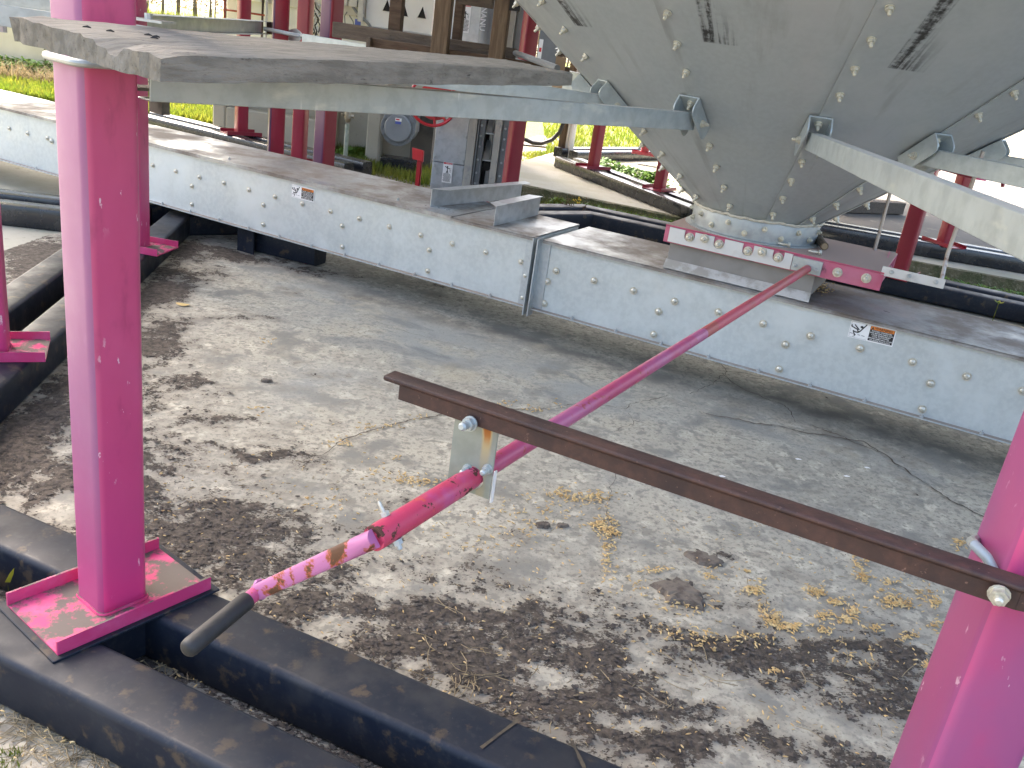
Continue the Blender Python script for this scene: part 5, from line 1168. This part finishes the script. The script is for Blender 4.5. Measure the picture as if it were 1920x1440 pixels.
# meter post on the lawn
mp = G(1058, 291, .0); YM = mp.y * .985
m_ = thing("meter_post", "dark timber post with grey meter boxes, white conduits and a black cable loop", "post", (mp.x, YM, -.09))
mx = lambda px, py=270: V(px, py, YM)
c0, c1 = mx(1050, 291), mx(1066, 215); mb = MB(); mb.bar((mx(1052, 291).x, YM, -.09), (mx(1052, 291).x, YM, 1.7), .085, .085, Vector((0, 1, 0))); build(mb, "timber", m_wv, m_)
for px, r_ in ((1059, .012), (1067, .030)):
    mb = MB(); mb.tube([(mx(px, 291).x, YM - .06, -.09), (mx(px, 291).x, YM - .06, 1.5)], r_, 12); build(mb, "conduit", m_white if r_ > .02 else m_box, m_)
for (a_, b_, t_, bt, mt) in ((1027, 1053, 200, 229, m_grey), (1080, 1101, 200, 240, m_box)):
    p_, q_ = mx(a_, bt), mx(b_, t_); mb = MB(); mb.box(((p_.x + q_.x) / 2, YM - .03, (p_.z + q_.z) / 2 + .04), (abs(q_.x - p_.x) / 2, 0, 0), (0, .06, 0), (0, 0, abs(q_.z - p_.z) / 2)); bx = build(mb, "meter_box", mt, m_, bevel=.006)
    if a_ == 1027:
        for px in (1031, 1043): c = mx(px, 221); mb = MB(); mb.box((c.x + .02, YM - .092, c.z), (.022, 0, 0), (0, .004, 0), (0, 0, .03)); build(mb, "window", m_dark, bx)
pts = [mx(*p_) for p_ in ((1056, 215), (1055, 232), (1049, 247), (1035, 260), (1016, 267), (1000, 266), (982, 258), (965, 240))]; mb = MB(); mb.tube([p_ + Vector((0, -.1, 0)) for p_ in pts], .02, 10); build(mb, "cable_loop", m_hose, m_)

# right hand side bits
wb = thing("timber_offcut", "weathered timber offcut lying on the pale paving behind the cone", "timber", G(1640, 400, .0))
a_, b_ = G(1555, 398, 0), G(1683, 402, 0); mb = MB(); mb.bar(a_ + Z * .06, b_ + Z * .06, .11, .10); build(mb, "block", m_wg, wb, bevel=.005)
mb = MB(); mb.bar(a_ + Vector((.1, .25, .12)), b_ + Vector((-.25, .25, .12)), .09, .06); build(mb, "block", m_wg, wb, bevel=.005)
rb = thing("red_bracket", "crimson pipe bracket hanging behind the strut at the far right", "bracket", V(1830, 332, 5.6))
q = lambda x, y: V(x, y, 5.6)
mb = MB(); mb.tube([q(1765, 312), q(1800, 322), q(1822, 328)], .022, 10); build(mb, "arm", m_crim, rb)
mb = MB(); mb.tube([q(1855, 333), q(1880, 337), q(1880, 350)], .012, 8); build(mb, "spigot", m_crim, rb); mb = MB(); mb.tube([q(1820, 326), q(1858, 334)], .016, 10); build(mb, "coupling", m_steel, rb)
mb = MB(); mb.box(q(1838, 333), (.03, 0, 0), (0, .02, 0), (0, 0, .014)); build(mb, "tag", m_pinkplate, rb)
mb = MB(); mb.tube([q(1765, 312), q(1640, 270), q(1600, 200)], .03, 10); build(mb, "feed_pipe", m_crim, rb)

# low wall far left
fw = thing("low_wall", "low pale concrete wall across the grass at the far left", "wall", (-6, 9.6, 0))
mb = MB(); mb.box((-8.5, 9.7, .16), (4.6, 0, 0), (0, .1, 0), (0, 0, .27)); build(mb, "wall_panel", mat("pale_concrete_wall", (.60, .54, .42), .85, 0, [(1.5, 6, (.52, .46, .35), .4, .65)]), fw, bevel=.01)
for x in (-5.3, -6.6, -8.0): mb = MB(); mb.box((x, 9.593, .16), (.004, 0, 0), (0, .006, 0), (0, 0, .26)); build(mb, "joint", m_soil, fw)

# ---- plants
def leafstuff(name, area, n, size, mt, hmax=.12, kind="stuff", blade=False, zb=-.09, lean=.5):
    vs = np.zeros((n, 3 if blade else 4, 3)); 
    for i in range(n):
        x, y, hs = area(); a = random.random() * 6.283; s = size * random.uniform(.6, 1.4)
        if blade:
            h_ = hmax * hs * random.uniform(.5, 1.2); w_ = s; dx_, dy_ = math.cos(a) * w_, math.sin(a) * w_; lx_, ly_ = (random.uniform(-1, 1) * lean * h_ for _ in range(2))
            vs[i] = [(x - dx_, y - dy_, zb), (x + dx_, y + dy_, zb), (x + lx_, y + ly_, zb + h_)]
        else:
            z = zb + random.random() ** .8 * hmax * hs; t = random.uniform(-.6, .6); u_ = np.array([math.cos(a), math.sin(a), t]) * s; v_ = np.array([-math.sin(a), math.cos(a), random.uniform(-.5, .5)]) * s * .6; c = np.array([x, y, z])
            vs[i] = [c - u_, c + v_, c + u_, c - v_]
    k = vs.shape[1]; co = vs.reshape(-1, 3); q = np.arange(n * k).reshape(n, k)
    me = grid_mesh(name, co, q, mt, {}); 
    o = bpy.data.objects.new(name, me); COL.objects.link(o); o["kind"] = kind; return o
def poly_area(fn): return fn
def along(pts, wid, hs=1.0):
    P_ = [Vector(p) for p in pts]
    def f():
        i = random.randrange(len(P_) - 1); p = P_[i].lerp(P_[i + 1], random.random()); r = random.gauss(0, .4) * wid; a = random.random() * 6.283
        return p.x + r * math.cos(a), p.y + r * math.sin(a), hs * max(.25, 1 - abs(r) / wid * .6)
    return f
def lawn_area():
    while True:
        r = random.random(); y = 8 + 22 * r * r; x = random.uniform(-.62, .32) * y
        if x < -.19 * y - .9 or x > -.03 * y + .3: return x, y, 1
leafstuff("grass", lawn_area, 52000, .012, m_grass, .085, blade=True)
leafstuff("grass", along([G(700, 322, -.09), G(650, 305, -.09), G(800, 345, -.09), G(790, 300, -.09)], .32), 2600, .006, m_grass, .08, blade=True)
leafstuff("grass", along([G(430, 238, -.09), G(420, 250, -.09), G(500, 265, -.09), G(600, 285, -.09), G(640, 292, -.09)], .12), 900, .006, m_grass, .12, blade=True)
leafstuff("weeds", along([G(640, 300, -.09), G(700, 296, -.09), G(760, 292, -.09), G(790, 288, -.09)], .2), 2600, .016, m_weed, .10)
leafstuff("grass", along([G(640, 296, -.09), G(700, 300, -.09), G(780, 296, -.09)], .22), 2200, .006, m_grass, .11, blade=True)
leafstuff("weeds", along([G(1125, 322, 0), G(1165, 335, 0), G(1215, 350, 0), G(1235, 352, 0)], .16), 2600, .017, m_weed, .13, zb=0)
edge_ = [slabC[0].lerp(slabC[1], f) + Vector((0, -.10, 0)) for f in (.38, .6, .8, 1.0)] 
leafstuff("weeds", along(edge_, .11), 4200, .011, m_weed, .085, zb=-.1)
leafstuff("grass", along(edge_, .15), 2400, .004, m_grass, .10, blade=True, zb=-.1)
leafstuff("grass", along([slabC[0] + Vector((0, -.08, 0)), slabC[0].lerp(slabC[1], .5) + Vector((0, -.07, 0))], .07), 500, .004, m_grass, .05, blade=True, zb=-.1)
leafstuff("weeds", along([slabC[2].lerp(slabC[3], f) + Vector((-.02, -.16, 0)) for f in (0, .15, .3, .5)], .14), 2600, .010, m_weed, .07, zb=-.1)
leafstuff("grass", along([G(1000, 300, -.08), G(1020, 308, -.08), G(1040, 285, -.08), G(990, 290, -.08), G(1080, 300, 0)], .25), 2000, .006, m_grass, .05, blade=True, zb=-.1)
leafstuff("grass", along([G(1055, 318, 0), G(1100, 330, 0), G(1250, 396, 0)], .03), 260, .003, m_grass, .05, blade=True, zb=0)
leafstuff("hedge_strip", along([(-4.3, 9.45, 0), (-11, 9.45, 0)], .22), 5000, .03, m_weed, .14, zb=-.02)
leafstuff("dry_grass", along([(-4.1, 9.1, 0), (-11, 9.1, 0)], .22), 5000, .008, m_dry, .22, blade=True, zb=-.1, lean=.9)
leafstuff("grass", along([(-4.1, 8.8, 0), (-11, 8.8, 0)], .3), 4000, .01, m_grass, .09, blade=True, zb=-.1)
leafstuff("grass", along([(-14, 24, 0), (-9, 26, 0), (-5, 28, 0)], 2.2), 9000, .03, m_grass, .5, blade=True, zb=-.1)
# vine rows far behind
m_vleaf = mat("autumn_vine_leaves", (.13, .075, .02), .7, 0, [(1.2, 3, (.08, .07, .015), .4, .65), (9, 2, (.19, .10, .03), .5, .7)], None, trans=.4); m_trunk = mat("vine_trunk", (.12, .09, .065), .9)
leafstuff("vine_leaves", lambda: (random.uniform(-20, 2), random.choice((33.5, 36, 39)) + random.gauss(0, .4), 1), 26000, .06, m_vleaf, 2.2, zb=.25)
mb = MB()
for y in (33, 35.5, 38):
    x = -20.0
    while x < 3:
        x += random.uniform(.45, .8); mb.tube([(x, y, -.1), (x + random.uniform(-.06, .06), y, .7), (x + random.uniform(-.2, .2), y, 1.9)], [.035, .03, .015], 5)
build(mb, "vine_trunks", m_trunk, kind="stuff")
# single weed with yellow flowers / seed heads behind the conveyor
wd_ = thing("dry_weed", "spindly dry weed with brown seed heads and a yellow flower behind the conveyor", "weed", G(1075, 412, .0))
base = G(1075, 414, 0); m_seedh = mat("seed_heads", (.13, .08, .03), .8); m_flw = mat("yellow_flower", (.62, .42, .03), .6)
for k in range(7):
    tip = base + Vector((random.uniform(-.09, .08), random.uniform(-.03, .03), random.uniform(.08, .17)))
    mb = MB(); mb.tube([base + Vector((random.uniform(-.05, .05), 0, .0)), base.lerp(tip, .5) + Vector((.008, 0, 0)), tip], .0022, 5); build(mb, "stem", m_seedh, wd_)
    mb = MB()
    for j in range(7):
        c = tip + Vector((random.gauss(0, .008), random.gauss(0, .006), random.gauss(-.012, .018))); mb.tube([c, c + Vector((.002, 0, .006)), c + Vector((0, 0, .012))], [.001, .0045, .001], 5)
    build(mb, "seed_head", m_seedh, wd_)
c = V(1082, 374, base.y + .25)
mb = MB()
for j in range(9): d_ = Vector((random.gauss(0, .013), random.gauss(0, .01), random.gauss(0, .02))); mb.tube([c + d_, c + d_ + Vector((.003, 0, .006)), c + d_ + Vector((.001, 0, .014))], [.002, .008, .002], 5)
build(mb, "flower", m_flw, wd_); mb = MB(); mb.tube([(c.x, c.y, -.1), (c.x, c.y, c.z)], .002, 5); build(mb, "stem", m_weed, wd_)
yl = thing("seedling", "small bright yellow-green seedling at the far right behind the conveyor", "seedling", G(1872, 568, .09))
b_ = G(1872, 570, .095); mb = MB()
for k in range(6):
    a = k * 1.05; d_ = Vector((math.cos(a), math.sin(a), .6)) * .028; s_ = Vector((-math.sin(a), math.cos(a), 0)) * .008; mb.quad(b_, b_ + d_ * .5 + s_, b_ + d_, b_ + d_ * .5 - s_)
build(mb, "leaves", m_grass, yl, recalc=False); mb = MB(); mb.tube([b_ - Z * .09, b_], .002, 5); build(mb, "stem", m_grass, yl)
gs_ = thing("grass_sprout", "single green grass blade growing between the black beams at lower left", "grass blade", G(16, 1096, 0))
b_ = G(14, 1092, .045); t_ = V(27, 1064, b_.y - .0); mb = MB(); s_ = Vector((.004, .001, 0)); mb.add([b_ - s_, b_ + s_, b_.lerp(t_, .55) + s_ * .8, t_, b_.lerp(t_, .55) - s_ * .8], [(0, 1, 2, 3, 4)]); mb.add([b_ * 1, Vector((b_.x, b_.y, 0)), Vector((b_.x + .003, b_.y, 0))], [(0, 1, 2)]); build(mb, "blade", m_grass, gs_, recalc=False)

# ================================================================== LITTER ON THE SLAB
def scatter(n, fn, name, mt, shape, kind="stuff", zoff=.004):
    V_, F_ = shape; out = []; 
    k = 0; tries = 0
    while k < n and tries < n * 60:
        tries += 1; r = fn()
        if r is None: continue
        x, y, sc = r; a = random.random() * 6.283; tl = random.uniform(-.35, .35); ca, sa = math.cos(a), math.sin(a)
        P_ = V_ * sc; z = P_[:, 2] + P_[:, 0] * tl; X_ = P_[:, 0] * ca - P_[:, 1] * sa + x; Y_ = P_[:, 0] * sa + P_[:, 1] * ca + y
        out.append(np.stack([X_, Y_, z - z.min() * .6 + zoff], 1)); k += 1
    co = np.concatenate(out); m0 = len(V_); q = np.concatenate([F_ + m0 * i for i in range(len(out))])
    me = grid_mesh(name, co, q, mt, {}); o = bpy.data.objects.new(name, me); COL.objects.link(o); o["kind"] = kind; return o
def spindle(L, r, n=5):
    v = [(-L / 2, 0, 0)]; 
    for x, rr_ in ((-L * .22, r), (L * .22, r * .9)):
        v += [(x, rr_ * math.cos(6.283 * k / n), rr_ * math.sin(6.283 * k / n)) for k in range(n)]
    v.append((L / 2, 0, 0)); f = []
    for k in range(n): j = (k + 1) % n; f += [(0, 1 + j, 1 + k), (1 + k, 1 + j, 1 + n + j), (1 + k, 1 + n + j, 1 + n + k), (1 + n + k, 1 + n + j, 1 + 2 * n)]
    return np.array(v), np.array(f)
GR = [(1080, 932, 60, 10, 150), (1110, 940, 30, 10, 60), (1060, 925, 26, 12, 70), (1135, 985, 18, 16, 130), (1150, 1000, 15, 9, 90), (1140, 1025, 10, 16, 60), (1140, 1060, 12, 20, 40), (1120, 985, 14, 10, 60), (1040, 960, 60, 20, 60), (970, 985, 70, 40, 90),
      (740, 858, 8, 5, 26), (760, 900, 40, 12, 60), (790, 905, 30, 6, 50), (700, 880, 30, 20, 30), (710, 800, 60, 8, 60), (640, 830, 40, 10, 50), (800, 783, 30, 6, 30), (945, 758, 14, 6, 30), (1000, 768, 18, 6, 30), (1050, 760, 20, 6, 16), (560, 800, 20, 8, 14), (500, 640, 14, 8, 16), (480, 770, 30, 10, 20), (600, 945, 60, 20, 50),
      (1300, 1140, 40, 20, 70), (1255, 1135, 20, 10, 30), (1230, 1070, 24, 6, 40), (1330, 1080, 12, 7, 40), (1325, 1060, 10, 5, 16), (1398, 1072, 9, 4, 20), (1412, 1108, 18, 9, 90), (1425, 1090, 10, 4, 20), (1450, 1160, 14, 12, 100), (1470, 1175, 26, 8, 90), (1485, 1178, 14, 6, 60), (1430, 1140, 10, 20, 40), (1525, 1110, 20, 9, 70), (1535, 1115, 10, 4, 40), (1610, 1062, 14, 14, 90), (1620, 1085, 12, 10, 60), (1668, 1125, 26, 14, 140), (1690, 1135, 20, 8, 80), (1665, 1093, 12, 6, 40), (1730, 1115, 24, 18, 100), (1755, 1130, 10, 8, 40), (1600, 1150, 14, 14, 90), (1570, 1130, 14, 8, 60), (1545, 1155, 14, 8, 50), (1585, 1165, 12, 8, 50), (1545, 1185, 16, 14, 60), (1640, 1180, 20, 6, 40), (1700, 1195, 18, 8, 50), (1750, 1175, 14, 12, 50), (1640, 1015, 20, 6, 20), (1800, 1020, 12, 10, 40), (1740, 1245, 20, 8, 40), (1400, 1200, 60, 14, 90), (1300, 1200, 50, 20, 60), (1450, 1260, 14, 8, 30), (1250, 1180, 60, 30, 60), (1340, 1220, 8, 4, 16), (900, 1020, 60, 20, 40), (1185, 1095, 40, 20, 40), (1600, 1230, 80, 30, 60)]
GW = [g[4] for g in GR]
def grain_at():
    g = random.choices(GR, GW)[0]; x, y = random.gauss(g[0], g[2] * .6), random.gauss(g[1], g[3] * .6); p = G(x, y, 0)
    return p.x, p.y, random.uniform(.8, 1.15)
scatter(1900, grain_at, "spilt_grain", m_grain, spindle(.0108, .0016), zoff=.0022)
def thin_at():
    x, y = random.uniform(-.75, .95), random.uniform(.85, 1.9); p = P_px(x, y)
    if not (-40 < p[0] < 1960 and p[1] < 1480): return None
    if random.random() > .35 + .65 * min(1, max(0, (1.55 - y))): return None
    return x, y, random.uniform(.55, 1.0)
def P_px(x, y):
    c = M.transposed() @ (Vector((x, y, 0)) - CAM); return CX + F * c.x / c.z, CY + F * c.y / c.z
scatter(900, thin_at, "spilt_grain", m_grain, spindle(.0105, .0015), zoff=.0075)
scatter(500, thin_at, "straw_bits", m_dry, spindle(.017, .0011, 4), zoff=.0075)
chip = (np.array([(-.5, -.3, 0), (.4, -.45, 0), (.6, .1, 0), (.1, .5, 0), (-.55, .3, 0), (0, 0, .32)]) * np.array([.0095, .0095, .0060]), np.array([(0, 1, 5), (1, 2, 5), (2, 3, 5), (3, 4, 5), (4, 0, 5)]))
CX_ = RNG.uniform(-1.6, 1.2, 220000); CY_ = RNG.uniform(.8, 4.0, 220000); cm = mudh(CX_, CY_)
pr_ = np.clip((cm - .26) / .35, 0, 1) ** 1.5 * np.clip(2.4 / (CY_ + .6) - .3, .12, 1); kp = RNG.random(len(CX_)) < pr_ * .55
cand = list(zip(CX_[kp], CY_[kp])); random.shuffle(cand); it = iter(cand)
def chip_at():
    try: x, y = next(it)
    except StopIteration: return None
    return x, y, random.choice((.25, .35, .35, .5, .5, .7, 1.0)) * random.uniform(.8, 1.2)
ring_in = lambda x, y: (Vector((x, y, 0)) - AXI).length
scatter(min(22000, len(cand)), chip_at, "mud_flakes", m_chip, chip, zoff=.0035)
def fine_at():
    x, y = random.uniform(-1.1, 1.0), random.uniform(.9, 2.6)
    m = float(mudh(np.array([x]), np.array([y]))[0])
    if random.random() > max(.05, min(1, m * 1.6)): return None
    return x, y, random.uniform(.15, .35)
scatter(2600, fine_at, "mud_flakes", m_chip, chip, zoff=.003)
# single clods
m_clod = mat("brown_clod", (.165, .135, .105), .95, 0, [(50, 5, (.09, .07, .054), .4, .65)], (120, .6, .004))
for (x, y, r_, lab) in ((500, 716, .011, "lone brown mud clod on the clean grey slab left of the bar"), (1055, 987, .009, "small dark clod right of the pink crank sleeve"), (1018, 987, .012, "pale round clod beside a small dark one below the plate"), (1320, 1050, .03, "flat brown mud cake under the rusty bar"), (1275, 1115, .042, "larger cracked mud cake ringed with grain")):
    c = G(x, y, 0); t = thing("mud_clod", lab, "clod", c); mb = MB(); n = 27
    flat_ = .25 if r_ > .02 else .7; top = []; bot = []
    for k in range(n):
        a = 6.283 * k / n; rr_ = r_ * random.uniform(.8, 1.15) * (1 + .18 * math.sin(2.0 * a + r_ * 90) + .1 * math.sin(5 * a)); bot.append((c.x + rr_ * 1.25 * math.cos(a), c.y + rr_ * math.sin(a), .0)); top.append((c.x + rr_ * .85 * 1.25 * math.cos(a), c.y + rr_ * .85 * math.sin(a), r_ * flat_ * random.uniform(.8, 1.2)))
    mb.add(bot + top + [(c.x, c.y, r_ * flat_ * 1.15)], [(i, (i + 1) % n, n + (i + 1) % n, n + i) for i in range(n)] + [(n + i, n + (i + 1) % n, 2 * n) for i in range(n)]); build(mb, "clod", m_clod, t)
lf = thing("fallen_leaf", "small tan leaf lying on the slab near the back left leg", "leaf", G(343, 570, .004)); c = G(343, 570, .006)
mb = MB(); mb.add([c + Vector((.024 * math.cos(t_), .014 * math.sin(t_), .002 * math.cos(2 * t_))) for t_ in [6.283 * k / 12 for k in range(12)]], [tuple(range(12))]); build(mb, "blade", mat("tan_leaf", (.55, .40, .16), .7), lf, recalc=False)
for (x, y, lab) in ((1354, 893, "white husk flake on the slab left of its two neighbours, above the rusty bar"), (1497, 861, "tiny white flake on the slab near the long crack"), (1626, 877, "curled white flake on the slab by the right leg"), (1588, 893, "white flake between the curled one and the bar")):
    c = G(x, y, .004); mb = MB(); mb.add([c + Vector((.010 * math.cos(t_), .005 * math.sin(t_), .001 * (k_ % 2))) for k_, t_ in enumerate([.6 + 6.283 * k / 7 for k in range(7)])], [tuple(range(7))]); o = build(mb, "husk_flake", m_lwhite, recalc=False); tag(o, lab, "flake")
# dry grass roots outside the ring and between the beams
def strands(name, n, fn, mt, L, r_):
    mb = MB()
    for _ in range(n):
        x, y, z = fn(); a = random.random() * 6.283; l_ = L * random.uniform(.5, 1.3); b = random.uniform(-.9, .9)
        pts = [Vector((x, y, z + .003))]
        for k in range(3): a += b * .5; pts.append(pts[-1] + Vector((math.cos(a), math.sin(a), random.uniform(-.1, .25))) * l_ / 3)
        for p in pts: p.z = max(p.z, z + .002)
        mb.tube(pts, r_, 4, caps=False)
    return build(mb, name, mt, kind="stuff", recalc=False)
def outer():
    f = random.random(); px, py = 0 + 300 * f + random.gauss(0, 40), 1310 + 140 * f + abs(random.gauss(0, 45)); p = G(px, py, 0); return p.x, p.y, 0
strands("dry_grass", 330, outer, m_dry, .045, .0007)
strands("dry_grass", 70, lambda: (lambda p: (p.x, p.y, .005))(G(random.uniform(290, 420), random.uniform(1180, 1270), .02)), m_dry, .05, .0008)
leafstuff("grass", lambda: (lambda p: (p.x, p.y, 1))(G(random.uniform(0, 40), random.uniform(1405, 1450), 0)), 60, .0012, m_grass, .014, blade=True, zb=0)
strands("straw", 60, lambda: (lambda p: (p.x, p.y, .006))(G(random.choice((random.gauss(860, 40), random.uniform(600, 1700))), random.choice((1275 + random.gauss(0, 8), random.uniform(1150, 1400))), 0)), m_dry, .05, .0008)
scatter(60, lambda: (lambda q_: (q_.x, q_.y, 1))(G(random.gauss(1545, 12), random.gauss(543, 7), ZT2)), "spilt_grain", m_grain, spindle(.011, .0018), zoff=ZT2 + .008)
for o in COL.objects:
    if o.parent is None and o.get("category"):
        g = {"debris": "crumbs and flakes lying on the plank", "clod": "mud clods on the slab", "flake": "white husk flakes on the slab", "rail": "galvanised rails at eye level", "base frame": "black beam bases under the bins", "grain bin": "grain bins in the yard", "bolt": "loose bolts on the gate"}.get(o["category"])
        if g and not o.get("group"): o["group"] = g
